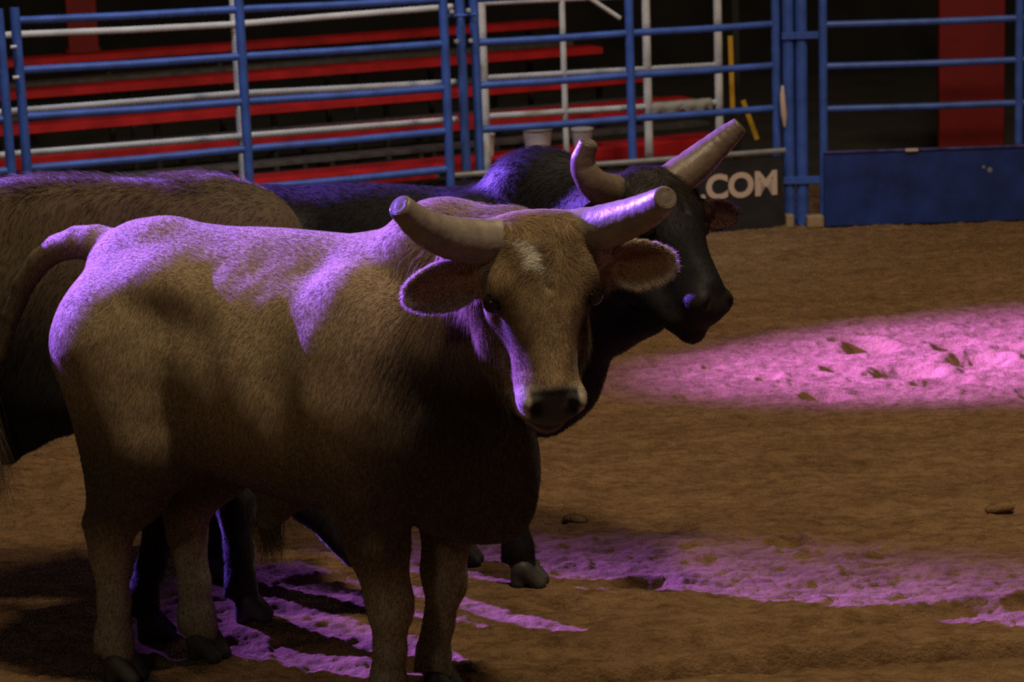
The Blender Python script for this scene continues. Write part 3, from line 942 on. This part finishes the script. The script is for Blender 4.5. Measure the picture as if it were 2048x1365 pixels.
# ================================================================== bull B: black bull in profile behind
def torso_b(sc):
    sc.ell((0.02, 0, 1.02), (0.62, 0.25, 0.385), None, 0.1)
    sc.ell((-0.42, 0, 1.10), (0.34, 0.24, 0.30), None, 0.1)
    sc.cone((-0.60, 0, 1.30), (0.40, 0, 1.335), 0.085, 0.085, 0.12)
    for q in (-1, 1):
        sc.ell((-0.25, q * 0.165, 1.275), (0.11, 0.08, 0.07), None, 0.12)
        sc.ell((-0.62, q * 0.12, 1.18), (0.13, 0.09, 0.12), None, 0.08)
        sc.ell((0.48, q * 0.16, 1.08), (0.20, 0.135, 0.34), None, 0.09)
        sc.ell((0.66, q * 0.13, 0.90), (0.17, 0.12, 0.20), None, 0.08)
    sc.cone((0.60, 0, 1.10), (0.94, -0.06, 1.16), 0.33, 0.24, 0.08)
    sc.cone((0.90, -0.06, 1.20), (1.15, -0.20, 1.36), 0.235, 0.17, 0.06)
    sc.ell((0.72, 0, 1.37), (0.21, 0.15, 0.19), None, 0.06)                     # hump
    sc.cone((0.74, 0, 1.37), (0.93, -0.05, 1.33), 0.165, 0.16, 0.08)
    sc.ell((0.70, 0, 0.80), (0.22, 0.17, 0.26), None, 0.08)
    sc.cone((0.83, -0.02, 0.72), (0.98, -0.08, 0.98), 0.075, 0.07, 0.10)
    sc.cone((1.0, -0.12, 0.96), (1.17, -0.26, 1.025), 0.095, 0.065, 0.08)           # throat
    sc.cone((0.72, 0, 0.60), (0.80, 0, 0.70), 0.06, 0.06, 0.08)
    sc.cone((-0.25, 0, 0.74), (0.45, 0, 0.72), 0.11, 0.12, 0.10)
    sc.chain([(0.10, 0, 0.64), (0.0, 0, 0.58)], [0.07, 0.045], 0.05)
    hindleg(sc, -0.44, -0.175, (-0.45, -0.28), (-0.56, -0.25), (-0.28, -0.19))
    hindleg(sc, -0.44, 0.175, (-0.60, 0.16), (-0.70, 0.17), (-0.34, 0.18))
    foreleg(sc, 0.54, -0.17, (0.675, -0.14), (0.595, -0.145), 0.86, 1.0)
    foreleg(sc, 0.46, 0.14, (0.37, 0.06), (0.41, 0.09), 0.86, 1.0)
    sc.chain([(-0.62, 0, 1.32), (-0.70, 0, 1.27), (-0.75, 0, 1.12), (-0.77, 0, 0.90), (-0.76, 0, 0.62)], [0.06, 0.045, 0.034, 0.027, 0.02], 0.006)


def colour_b(p, h, H):
    x, y, z = p.T
    c = np.tile(np.array([0.013, 0.0115, 0.012]), (len(p), 1)) * (1 + 0.3 * fbm(x * 5, y * 5, z * 3, 3, 31))[:, None]
    hn, hf, hs = h.T
    ih = np.linalg.norm(h - np.array([0.27, -0.1, 0]), axis=1) < 0.42
    c = lerpc(c, (0.026, 0.018, 0.014), ih * smooth01((0.20 - hn) / 0.1) * 0.7)
    c = lerpc(c, (0.026, 0.02, 0.018), ih * smooth01((hn - 0.50) / 0.05) * 0.6)
    c = lerpc(c, (0.07, 0.03, 0.025), ear_inside(p, CB) * 0.8)
    c = lerpc(c, (0.04, 0.036, 0.032), smooth01((0.12 - z) / 0.06))
    return np.clip(c, 0.002, 1)


def len_b(p, h):
    L = np.full(len(p), 0.02)
    L += 0.025 * gauss(p, (0.66, 0, 1.5), (0.2, 0.3, 0.12))
    hn, hf, hs = h.T
    L += 0.015 * smooth01((0.18 - hn) / 0.08) * (np.linalg.norm(h - np.array([0.1, -0.05, 0]), axis=1) < 0.25)
    L *= 1 - 0.5 * smooth01((hn - 0.24) / 0.06) * (np.linalg.norm(h - np.array([0.27, -0.1, 0]), axis=1) < 0.42)
    return L


CB = dict(o=(-0.58, 8.57), ang=-16.5, label='black humped bull standing behind the tan bull, head in profile to the right',
          poll=(1.215, -0.24, 1.545), muz=(1.45, -0.44, 1.12), face=(0.90, -0.42, 0.5), hs=0.98, ns=0.965,
          ears=[((1.08, -0.34, 1.40), (0.98, -0.52, 1.37), 0.062, (0.5, -0.8, -0.1)),
                ((1.29, -0.09, 1.365), (1.425, 0.01, 1.325), 0.046, (0.75, -0.6, -0.1))],
          horns=[([(1.13, -0.20, 1.45), (1.085, -0.35, 1.465), (1.050, -0.485, 1.515), (1.022, -0.52, 1.585), (1.045, -0.535, 1.652)], [0.066, 0.062, 0.052, 0.042, 0.032]),
                 ([(1.20, -0.21, 1.45), (1.295, -0.115, 1.515), (1.364, -0.065, 1.575), (1.41, -0.045, 1.615), (1.445, -0.038, 1.645)], [0.066, 0.062, 0.050, 0.042, 0.032])],
          hornmat=M_HORN2, mat=M_HIDE_BLACK, torso=torso_b, colour=colour_b, flow=default_flow, head_reach=0.42,
          hooves=[(-0.45, -0.28, -0.1), (-0.60, 0.16, 0.1), (0.675, -0.14, 0.05), (0.37, 0.06, 0.1)],
          lo=(-0.9, -0.58, -0.01), hi=(1.62, 0.42, 1.72), fine=0.008, coarse=0.015,
          hair=[dict(n=90000, seed=5, len=len_b, keep=lambda p, h: bare_nose(p, h) * (p[:, 2] > 0.09), w=0.0009, lift=0.22)])


# ================================================================== bull C: dark brown bull, head lowered
def torso_c(sc):
    sc.ell((0.0, 0, 1.10), (0.72, 0.18, 0.43), None, 0.1)
    sc.ell((-0.62, 0, 1.22), (0.38, 0.21, 0.34), None, 0.1)
    sc.cone((-0.80, 0, 1.40), (0.60, 0, 1.455), 0.09, 0.09, 0.12)
    sc.cone((-0.88, 0, 1.48), (-0.42, 0, 1.55), 0.10, 0.11, 0.10)            # height added to the unseen hips to shade the tan bull's rump
    for q in (-1, 1):
        sc.ell((-0.45, q * 0.155, 1.36), (0.11, 0.08, 0.07), None, 0.12)
        sc.ell((-0.82, q * 0.12, 1.22), (0.13, 0.09, 0.12), None, 0.08)
        sc.ell((0.56, q * 0.10, 1.12), (0.22, 0.10, 0.33), None, 0.09)
    sc.ell((0.60, 0, 1.16), (0.33, 0.19, 0.36), None, 0.08)
    sc.ell((0.70, 0, 1.32), (0.22, 0.16, 0.19), None, 0.08)
    sc.ell((0.66, 0, 0.92), (0.22, 0.19, 0.24), None, 0.08)
    sc.cone((0.72, 0, 1.12), (0.90, -0.02, 0.92), 0.20, 0.17, 0.08)                # lowered neck
    sc.cone((0.88, -0.02, 0.94), (0.98, -0.05, 0.72), 0.20, 0.15, 0.06)
    sc.cone((-0.45, 0, 0.80), (0.45, 0, 0.80), 0.11, 0.12, 0.10)
    sc.chain([(0.0, 0, 0.72), (-0.10, 0, 0.66), (-0.16, 0, 0.62), (-0.17, 0, 0.57)], [0.08, 0.065, 0.05, 0.035], 0.05)
    hindleg(sc, -0.64, -0.13, (-0.72, -0.18), (-0.80, -0.16), (-0.48, -0.13), 0.9)
    hindleg(sc, -0.64, 0.13, (-0.62, 0.17), (-0.72, 0.16), (-0.44, 0.13), 0.9)
    foreleg(sc, 0.48, -0.12, (0.40, -0.32), (0.425, -0.26), 0.88, 0.9)
    foreleg(sc, 0.60, 0.03, (0.70, -0.13), (0.655, -0.10), 0.88, 0.95)
    sc.chain([(-0.86, 0, 1.40), (-0.97, 0, 1.34), (-1.02, 0, 1.2), (-1.04, 0, 0.95), (-1.03, 0, 0.62)], [0.06, 0.045, 0.034, 0.027, 0.02], 0.006)


def colour_c(p, h, H):
    x, y, z = p.T
    c = np.tile(np.array([0.11, 0.075, 0.042]), (len(p), 1)) * (1 + 0.2 * fbm(x * 5, y * 5, z * 3, 3, 41))[:, None]
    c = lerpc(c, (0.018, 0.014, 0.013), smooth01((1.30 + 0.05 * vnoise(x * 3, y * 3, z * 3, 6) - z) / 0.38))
    return np.clip(c, 0.002, 1)


CC = dict(o=(-1.62, 8.17), ang=-6, label='brown-backed dark bull at the left edge of the photo, standing behind the tan bull',
          poll=(1.05, -0.05, 0.80), muz=(1.21, -0.10, 0.25), face=(0.97, -0.10, 0.35), hs=0.96,
          ears=[((0.99, -0.20, 0.72), (0.90, -0.36, 0.64), 0.06, (0.7, -0.6, -0.3)),
                ((0.99, 0.12, 0.72), (0.92, 0.28, 0.64), 0.06, (0.8, 0.5, -0.3))],
          horns=[([(1.0, -0.14, 0.79), (1.0, -0.22, 0.82), (1.03, -0.27, 0.88)], [0.05, 0.045, 0.034]),
                 ([(1.0, 0.06, 0.79), (1.0, 0.13, 0.82), (1.03, 0.18, 0.88)], [0.05, 0.045, 0.034])],
          hornmat=M_HORN2, mat=M_HIDE_BROWN, torso=torso_c, colour=colour_c, flow=default_flow, head_reach=0.40,
          hooves=[(-0.72, -0.18, 0.1), (-0.62, 0.17, 0.1), (0.40, -0.32, 0.1), (0.70, -0.13, 0.1)],
          lo=(-1.2, -0.48, -0.01), hi=(1.42, 0.42, 1.68), fine=0.010, coarse=0.015,
          hair=[dict(n=80000, seed=6, len=lambda p, h: 0.02 + 0.012 * smooth01((p[:, 2] - 1.42) / 0.08), keep=lambda p, h: bare_nose(p, h) * (p[:, 2] > 0.09), w=0.0009, lift=0.22),
                dict(n=5000, seed=7, len=lambda p, h: 0.045 + 0 * p[:, 0], keep=lambda p, h: smooth01((p[:, 2] - 1.49) / 0.03) * (0.2 + (vnoise(p[:, 0] * 9, p[:, 1] * 9, p[:, 2] * 0, 2) > 0.2)), w=0.0009, lift=0.6)])


# ------------------------------------------------------------------ the arena floor


def ground():
    xs = np.concatenate([np.linspace(-14, -3.2, 90)[:-1], np.linspace(-3.2, 4.2, 760), np.linspace(4.2, 14, 80)[1:]])
    ys = np.concatenate([np.linspace(-3.0, 6.4, 100)[:-1], np.linspace(6.4, 16.6, 860), np.linspace(16.6, 17.6, 20)[1:]])
    X, Y = np.meshgrid(xs, ys, indexing='ij')
    x, y = X.ravel(), Y.ravel()
    # raked, trodden dirt: streaks run roughly along the fence
    u = x * 0.98 + y * 0.18; v = -x * 0.18 + y * 0.98
    z = 0.012 * fbm(u * 1.6, v * 4.0, None, 2, 1)
    z += 0.0055 * fbm(u * 6, v * 14, None, 3, 5)
    z += 0.0050 * fbm(u * 24, v * 40, None, 3, 12)
    z += 0.0045 * np.maximum(fbm(u * 46, v * 60, None, 2, 19), -0.2)
    z += 0.030 * np.clip(vnoise(u * 13, v * 17, None, 77) - 0.55, 0, 1)
    z -= 0.03 * np.clip(vnoise(u * 5, v * 17, None, 78) - 0.45, 0, 1)           # clods
    z -= 0.06 * np.clip(vnoise(u * 4.2, v * 9, None, 55) - 0.70, 0, 1)              # hoof pits
    for (cx, cy, a, b, d) in HOLES:
        q = ((x - cx) / a) ** 2 + ((y - cy) / b) ** 2
        z -= d * np.exp(-q * q) - 0.25 * d * np.exp(-((np.sqrt(q) - 1.35) / 0.3) ** 2) * (y > cy)
    # a long wheel rut near the camera, its far bank a little raised
    for (ax, ay, bx, by, wd, dp, bank) in RUTS:
        L = math.hypot(bx - ax, by - ay); tx, ty = (bx - ax) / L, (by - ay) / L
        t = (x - ax) * tx + (y - ay) * ty; d = -(x - ax) * ty + (y - ay) * tx + 0.03 * np.sin(t * 3.1)
        env = smooth01((t + 0.3) / 0.5) * smooth01((L - t + 0.3) / 0.5)
        z -= env * dp * np.exp(-(d / wd) ** 2)
        z += env * bank * np.exp(-((d - wd * 1.6) / (wd * 0.8)) ** 2)
    # keep it level under the hooves
    for (hx, hy) in FEET:
        w = np.exp(-(((x - hx) ** 2 + (y - hy) ** 2) / 0.11 ** 2) ** 2)
        z = z * (1 - w) + 0.006 * w
    z *= smooth01((16.2 - y) / 0.8) * 0.9 + 0.1
    # dirt heaped along the foot of the fence
    V = np.stack([x, y, z], 1)
    nx, ny = len(xs), len(ys)
    i = np.arange(nx - 1)[:, None] * ny + np.arange(ny - 1)[None, :]
    i = i.ravel()
    Q = np.stack([i, i + ny, i + ny + 1, i + 1], 1)
    o = link('floor', np_mesh('floor', V, Q), M_DIRT)
    tag(o, 'churned brown arena dirt', kind='structure')


def frame_pt(o, ang, p):
    a = math.radians(ang); c, s = math.cos(a), math.sin(a)
    return (o[0] + c * p[0] - s * p[1], o[1] + s * p[0] + c * p[1])


FEET = []
for cfg in (CA, CB, CC):
    for h in cfg['hooves']:
        FEET.append(frame_pt(cfg['o'], cfg['ang'], h))
HOLES = [(0.44, 8.22, 0.11, 0.06, 0.045), (0.09, 8.04, 0.10, 0.05, 0.045), (1.02, 8.62, 0.08, 0.05, 0.035), (0.24, 8.86, 0.12, 0.05, 0.02), (0.55, 8.89, 0.10, 0.04, 0.02),
         (1.93, 11.37, 0.16, 0.12, 0.06), (1.83, 11.95, 0.12, 0.14, 0.06), (2.3, 11.55, 0.14, 0.10, 0.05), (1.45, 10.9, 0.10, 0.08, 0.04), (0.9, 11.0, 0.12, 0.06, 0.04), (2.25, 12.0, 0.12, 0.07, 0.05),
         (2.05, 11.1, 0.14, 0.06, 0.04), (1.75, 12.15, 0.10, 0.06, 0.03), (2.2, 11.9, 0.06, 0.05, 0.03), (1.6, 11.5, 0.07, 0.05, 0.03), (2.5, 11.8, 0.09, 0.05, 0.03), (1.25, 11.35, 0.06, 0.05, 0.025), (1.0, 11.6, 0.05, 0.04, 0.02), (-0.72, 8.4, 0.12, 0.05, 0.03), (-0.62, 8.75, 0.12, 0.04, 0.03)]
RUTS = [(-0.6, 7.22, 2.6, 7.52, 0.050, 0.12, 0.022), (0.0, 7.55, 2.2, 7.86, 0.045, 0.03, 0.020), (-1.6, 7.9, -0.1, 7.55, 0.07, 0.03, 0.0)]
ground()
# the ground outside the fence and the dark far end of the building
b = MB().box((0, 21.5, -0.06), (30, 8.6, 0.1)); tag(b.build('floor_outside', M_CONC, smooth=False), 'dark concrete apron behind the fence', kind='structure')
b = MB().box((0, 25.0, 4.5), (30, 0.2, 9.2)); tag(b.build('wall_back', M_DARK, smooth=False), 'dark far wall', kind='structure')
for sx, nm in ((-14.1, 'wall_left'), (14.1, 'wall_right')):
    tag(MB().box((sx, 11.0, 4.5), (0.2, 28.2, 9.2)).build(nm, M_DARK, smooth=False), 'dark side wall of the arena', kind='structure')

for (x, y, s, lab) in [(0.23, 8.98, 0.06, 'small pale clod of dirt nearest the black bull\'s front hoof'), (1.85, 8.93, 0.06, 'brown dirt clod lying alone far to the right of the bulls')]:
    sc_ = Sculpt()
    rg = np.random.default_rng(int(x * 100))
    for k in range(7):
        c = rg.normal(0, 0.20, 3) * s
        sc_.ell((c[0] * 1.5, c[1], abs(c[2]) * 0.5), np.array([0.5, 0.42, 0.3]) * s * rg.uniform(0.7, 1.2), None, 0.01)
    P_, Q_ = sc_.mesh((-.14, -.14, -.06), (.14, .14, .1), 0.006)
    o = link('dirt_clod', np_mesh('dirt_clod', P_, Q_), M_DIRT); o.location = (x, y, 0.015)
    tag(o, lab, 'dirt clod')

# ------------------------------------------------------------------ the steel fence
RZ = [1.60, 1.325, 1.055, 0.78]


def panel(name, label, a, b, rails, uprights, top=1.74, bottom=0.05, mat_=M_BLUE, rad=0.024, prad=0.029, group=None):
    ax, ay = a; bx, by = b
    ang = math.atan2(by - ay, bx - ax); L = math.hypot(bx - ax, by - ay)
    root = tag(empty(name, (ax, ay, 0), ang), label, 'fence panel')
    for z in rails:
        z0, z1 = z if isinstance(z, tuple) else (z, z)
        MB().tube([(L * k / 4, 0, z0 + (z1 - z0) * k / 4 - (0.004 if k % 2 else 0)) for k in range(5)], rad, 14).build('rail', mat_, root)
    for u in uprights:
        MB().tube([(u * L, -0.006, bottom), (u * L, -0.006, top)], prad, 16).build('upright', mat_, root)
    return root, L, ang


LP0, LP1 = (-2.78, 13.86), (-0.352, 14.95)
r, L, a = panel('livestock_panel', 'long blue steel pipe panel across the left, in front of the red bleachers', LP0, LP1, [(1.665, 1.62), (1.38, 1.345), (1.112, 1.07), (0.81, 0.80), (0.565, 0.56)], [0.0, 0.505, 1.0])
for z in (1.52, 1.345):
    for u in (0.0,):
        MB().tube([(u * L - 0.05, -0.045, z), (u * L - 0.015, -0.045, z)], 0.012, 10).build('clamp', M_BOLT, r)
panel('livestock_panel', 'blue panel cut by the left edge of the photo', (-5.1, 12.95), (-2.86, 13.80), [1.66, 1.38, 1.11, 0.81, 0.56], [0.0, 1.0])
r, L, a = panel('livestock_panel', 'middle blue pipe panel in front of the white gate, above the dark banner', (-0.165, 15.15), (1.79, 15.72), [1.60, 1.325, 1.055, 0.775], [0.0, 0.505, 1.0])
panel('livestock_panel', 'right blue pipe panel above the blue kick board', (2.09, 15.64), (4.9, 15.56), [1.585, 1.315, 1.045, 0.765], [0.0, 0.452, 1.0])
for (x, y, rad, z0, lab) in [(-0.250, 15.14, 0.030, 0.05, 'slim blue post in the gap between the left and middle panels'),
                             (1.87, 15.70, 0.038, 0.0, 'blue gate post just right of the dark banner'),
                             (1.955, 15.69, 0.040, 0.0, 'thicker blue gate post between the banner post and the right panel')]:
    root = tag(empty('fence_post', (x, y, 0)), lab, 'fence post')
    MB().tube([(0, 0, z0), (0, 0, 1.95)], rad, 18).build('post', M_BLUE, root)
    MB().lathe((0, 0, 1.95), [(rad * 1.05, 0), (rad * 1.05, 0.012), (rad * 0.6, 0.03), (0.002, 0.036)], 18).build('cap', M_BLUE, root)
    if x < 0:
        MB().tube([(-0.13, -0.03, 1.50), (0.10, -0.02, 1.505)], 0.010, 10).build('tie', M_BLUE, root)
        for (dx, z) in ((-0.05, 1.53), (0.055, 1.535), (-0.03, 1.345), (0.06, 1.345)):
            MB().lathe((dx, -0.05, z), [(0.015, -0.012), (0.018, 0), (0.015, 0.012)], 12).build('clamp', M_BOLT, root)
    else:
        for z in (0.30, 1.25):
            MB().box((0.05 if x > 1.9 else 0.0, -0.045, z), (0.19 if x > 1.9 else 0.09, 0.02, 0.05), None, 0.004).build('hinge_plate', M_BLUE, root)
# chain latch hanging by the middle panel
tag(MB().tube([(1.825, 15.64, 0.93), (1.822, 15.63, 0.85), (1.83, 15.63, 0.74), (1.835, 15.64, 0.66)], [0.010, 0.019, 0.021, 0.008], 12).build('latch_strap', M_LETTER),
    'pale latch strap hanging beside the right end of the middle panel', 'strap')
# wooden blocks under the gate posts
for (x, y, w, h, lab) in [(1.855, 15.60, 0.05, 0.085, 'small wooden block at the foot of the banner end post'), (2.02, 15.58, 0.11, 0.075, 'wider wooden block at the foot of the right gate post')]:
    tag(MB().box((x, y, h / 2 + 0.0), (w, 0.10, h), None, 0.006).build('wood_block', M_WOOD), lab, 'wooden block')
# blue kick board
o = MB()
kb = tag(empty('kick_board', (2.10, 15.57, 0), math.atan2(-0.08, 2.81)), 'solid blue kick board along the bottom of the right fence panel', 'board')
MB().box((1.40, 0.0, 0.245), (2.84, 0.03, 0.49), None, 0.005).build('board', M_BLUE_BOARD, kb)
MB().box((1.40, -0.012, 0.492), (2.84, 0.03, 0.016), None, 0.004).build('top_trim', mat('scuffed_blue_trim', (0.07, 0.06, 0.22), 0.5, 0, 12, 0.6), kb)
MB().box((0.55, -0.025, 0.490), (0.085, 0.02, 0.022), None, 0.004).build('tape_patch', M_LETTER, kb)
for (dx, z, s_) in ((1.06, 0.34, 0.018), (1.02, 0.36, 0.011)):
    MB().lathe((0, 0, 0), [(0.001, -0.001), (s_, 0.0), (s_ * 0.7, 0.002)], 7).build('scuff', M_GREY, kb).matrix_local = Matrix.Translation((dx, -0.017, z)) @ Matrix.Rotation(math.pi / 2, 4, 'X')
# banner with lettering under the middle panel (and the darker board under the left panel's end)
bn_a = math.atan2(0.60, 2.25)
bn = tag(empty('banner', (-0.42, 15.03, 0), bn_a), 'dark vinyl banner with pale .COM lettering under the middle panel', 'banner')
MB().box((1.15, 0.0, 0.235), (2.33, 0.012, 0.47), None, 0.003).build('sheet', M_BANNER, bn)
MB().tube([(-0.02, -0.01, 0.505), (2.33, -0.01, 0.505)], 0.020, 14).build('top_tube', M_GREY, bn)
cu = bpy.data.curves.new('lettering', 'FONT'); cu.body = '.COM'; cu.size = 0.218; cu.extrude = 0.001; cu.offset = 0.0085; cu.space_character = 1.0
tmp = bpy.data.objects.new('tmp', cu); COL.objects.link(tmp)
bpy.context.view_layer.update()
lme = bpy.data.meshes.new_from_object(tmp.evaluated_get(bpy.context.evaluated_depsgraph_get())); bpy.data.objects.remove(tmp)
lme.materials.clear(); lt = link('lettering', lme, M_LETTER)
lt.parent = bn; lt.location = (1.728, -0.010, 0.225); lt.rotation_euler = (math.pi / 2, 0, 0)

# ------------------------------------------------------------------ white pipe rail and white gate behind the fence
wl = tag(empty('pipe_guardrail', (-2.85, 14.25, 0), math.atan2(1.06, 2.42)), 'white pipe guardrail running behind the left blue panel', 'railing')
WL = math.hypot(2.42, 1.06)
for (z0, zm, z1, sg) in ((1.555, 1.525, 1.54, 0.004), (1.105, 1.10, 1.06, 0.0), (0.85, 0.835, 0.82, 0.0)):
    MB().tube([(-2.0, 0, z0), (0, 0, z0), (WL * .25, 0, (z0 + zm) / 2 - sg), (WL * .5, 0, zm), (WL * .75, 0, (zm + z1) / 2), (WL + 0.14, 0, z1)], 0.021, 14).build('rail', M_WHITE, wl)
for u in (-0.6, 0.507):
    MB().tube([(u * WL, 0.02, 0.0), (u * WL, 0.02, 1.72)], 0.024, 14).build('upright', M_WHITE, wl)

wg = tag(empty('pipe_gate', (-0.12, 15.62, 0), math.atan2(0.48, 1.57)), 'white pipe gate with a diagonal brace behind the middle blue panel', 'gate')
GL = math.hypot(1.57, 0.48)
for z in (1.54, 1.05, 0.80):
    MB().tube([(0, 0, z), (GL, 0, z - 0.02)], 0.022, 14).build('rail', M_WHITE, wg)
for u in (0.0, 0.335, 0.69, 1.0):
    MB().tube([(u * GL, 0, 0.42 if u not in (0.0,) else 0.35), (u * GL, 0, 1.95)], 0.029 if u != 0.335 else 0.021, 14).build('upright', M_WHITE, wg)
MB().tube([(0.42 * GL, -0.02, 1.56), (0.575 * GL, -0.02, 1.385)], 0.016, 12).build('brace', M_WHITE, wg)

# a pale cloth hung over the gate's lowest rail
xs_ = np.linspace(0.70 * GL, 0.965 * GL, 30); V_ = []; Q_ = []
for side in (-1, 1):
    for i, x_ in enumerate(xs_):
        for j in range(9):
            t_ = j / 8
            dpt = 0.085 + 0.02 * math.sin(x_ * 31) + 0.012 * math.sin(x_ * 77)
            V_.append((x_, side * (0.024 * min(1, t_ * 3) + 0.003) + 0.008 * math.sin(x_ * 60 + t_ * 3) * t_ + 0.0015 * side, 0.813 + (0.004 if j == 0 else 0) - dpt * t_ * (1 if side < 0 else 0.7)))
for s_ in range(2):
    for i in range(29):
        for j in range(8):
            a_ = s_ * 270 + i * 9 + j; Q_.append((a_, a_ + 9, a_ + 10, a_ + 1))
for i in range(29):
    Q_.append((i * 9, (i + 1) * 9, 270 + (i + 1) * 9, 270 + i * 9))
cl_ = link('cloth', np_mesh('cloth', np.array(V_), np.array(Q_)), mat('pale_cloth', (0.42, 0.39, 0.34), 0.9))
cl_.location = wg.location; cl_.rotation_euler = wg.rotation_euler
sm_ = cl_.modifiers.new('thick', 'SOLIDIFY'); sm_.thickness = 0.004
tag(cl_, 'pale cloth hanging over the lowest rail of the white gate', 'cloth')

# ------------------------------------------------------------------ bleachers
bl = tag(empty('bleacher', (-0.37, 14.9, 0), math.radians(23)), 'red plank bleachers stepping up behind the left fence', 'bleachers')
rows = [(1.25, 0.42, 2.60), (1.90, 0.62, 2.68), (2.55, 0.745, 2.62), (3.20, 0.915, 2.56), (3.85, 1.08, 2.50)]
for i, (d, z, xe) in enumerate(rows):
    rh = (0.10, 0.085, 0.058, 0.058, 0.055)[i]
    MB().box(((xe - 5.2) / 2, d, z + 0.02 - rh / 2), (xe + 5.2, 0.29 if i else 0.36, rh), None, 0.006).build('seat_plank', M_RED, bl)
    if i:
        MB().box(((xe - 5.2) / 2, d - 0.28, z - 0.145), (xe + 5.2, 0.20, 0.035), None, 0.006).build('foot_plank', M_STEEL, bl)
for k, u in enumerate(np.linspace(-4.6, 2.3, 9)):
    mb = MB()
    mb.box((u, 2.6, 0.06), (0.04, 3.2, 0.05))
    mb.build('base_beam', M_STEEL, bl)
    for (d, z, xe) in rows:
        MB().box((u, d + 0.05, z / 2), (0.035, 0.035, z - 0.05)).build('support_leg', M_STEEL, bl)
    if k % 2 == 0 and k < 8:
        MB().tube([(u, 2.0, 0.12), (u + 0.75, 2.0, 0.55)], 0.011, 8).build('cross_brace', M_STEEL, bl)

# ------------------------------------------------------------------ things behind
px_, py_ = -0.37 + math.cos(math.radians(23)) * -1.33 - math.sin(math.radians(23)) * 3.88, 14.9 + math.sin(math.radians(23)) * -1.33 + math.cos(math.radians(23)) * 3.88
t = tag(empty('upright_board', (px_, py_, 1.101), math.radians(23)), 'red upright board standing on the top bleacher plank at the left', 'board')
MB().box((0, 0, 0.9), (0.23, 0.05, 1.8), None, 0.006).build('board', M_REDCOL, t)
MB().box((0, 0.05, 0.02), (0.26, 0.12, 0.04), None, 0.006).build('foot', M_REDCOL, t)
t = tag(empty('barrier_board', (3.33, 17.05, 0)), 'tall dark red board standing behind the right fence panel', 'board')
MB().box((0, 0, 1.25), (0.47, 0.08, 2.5), None, 0.008).build('face', M_REDCOL, t)
MB().box((0, 0.1, 0.02), (0.5, 0.3, 0.04), None, 0.008).build('foot', M_STEEL, t)
ps = tag(empty('steel_post', (1.655, 17.0, 0)), 'dark steel post behind the fence carrying the yellow straps', 'post')
MB().box((0, 0, 1.0), (0.05, 0.05, 2.0), None, 0.004).build('shaft', M_DARK, ps)
MB().box((0, 0, 0.01), (0.16, 0.16, 0.02), None, 0.004).build('base_plate', M_DARK, ps)
tag(MB().box((1.618, 16.95, 0.885), (0.035, 0.006, 0.52), Matrix.Rotation(math.radians(-1.0), 3, 'Y'), 0.002).build('webbing_strap', M_YEL), 'long yellow strap hanging nearly straight, nearer the white gate', 'strap')
tag(MB().box((1.745, 16.95, 0.545), (0.035, 0.006, 0.30), Matrix.Rotation(math.radians(-19), 3, 'Y'), 0.002).build('webbing_strap', M_YEL), 'short yellow strap slanting away below the longer one', 'strap')


def tub(x, y, z, r, h, lab):
    t = tag(empty('plastic_tub', (x, y, z)), lab, 'tub')
    MB().lathe((0, 0, 0), [(r * .8, 0), (r, h), (r * .95, h), (r * .76, 0.02), (0.002, 0.02)], 28).build('bowl', M_TUB, t)
    MB().lathe((0, 0, h - 0.02), [(r, 0), (r * 1.07, 0.006), (r * 1.07, 0.02), (r * 0.96, 0.022)], 28).build('rim', M_TUB, t)


a23 = math.radians(23)


def onb(u, d): return (-0.37 + math.cos(a23) * u - math.sin(a23) * d, 14.9 + math.sin(a23) * u + math.cos(a23) * d)


p = onb(1.18, 1.25); tub(p[0], p[1], 0.441, 0.105, 0.165, 'wide white plastic tub on the front bleacher plank')
p = onb(1.52, 1.25); tub(p[0], p[1], 0.441, 0.075, 0.13, 'smaller white tub right of the wide tub on the front plank')
p = onb(0.80, 1.25); tub(p[0], p[1], 0.441, 0.055, 0.15, 'narrow grey-white tub left of the wide tub on the front plank')

# ------------------------------------------------------------------ the bulls, built last
rootA, HA, RA = make_bull(CA)
rootB, HB, RB = make_bull(CB)
rootC, HC, RC = make_bull(CC)


def hank(name, parent, c, n, L, spread, seed, material, col):
    """a hanging hank of long hair"""
    rg = np.random.default_rng(seed); V = []; Q = []
    for i in range(n):
        p = np.array(c) + rg.normal(0, 1, 3) * np.array(spread) * 0.5
        l = L * rg.uniform(0.5, 1.1); dx = rg.normal(0, 0.12, 2)
        w = 0.0009; a = rg.uniform(0, math.pi); sd = np.array([math.cos(a), math.sin(a), 0]) * w
        base = len(V)
        for k in range(6):
            t = k / 5
            q = p + np.array([dx[0] * l * t + 0.01 * math.sin(t * 4 + i), dx[1] * l * t, -l * t])
            V += [q - sd * (1 - t * .8), q + sd * (1 - t * .8)]
        for k in range(5):
            b_ = base + 2 * k; Q.append((b_, b_ + 1, b_ + 3, b_ + 2))
    o = link(name, np_mesh(name, np.array(V), np.array(Q)), material, parent)
    return o


M_LONG = mat('long_dark_hair', (0.10, 0.07, 0.045), 0.6)
M_LONGB = mat('long_black_hair', (0.015, 0.013, 0.012), 0.5)
hank('sheath_hair', rootA, (-0.045, -0.01, 0.56), 500, 0.14, (0.05, 0.035, 0.03), 1, M_LONG, None)
hank('tail_switch', rootA, (-1.26, 0, 0.88), 1500, 0.40, (0.035, 0.035, 0.07), 2, M_LONG, None)
hank('tail_switch', rootB, (-0.76, 0, 0.66), 900, 0.38, (0.035, 0.035, 0.07), 3, M_LONGB, None)
hank('tail_switch', rootC, (-1.03, 0, 0.66), 900, 0.38, (0.035, 0.035, 0.07), 4, M_LONGB, None)
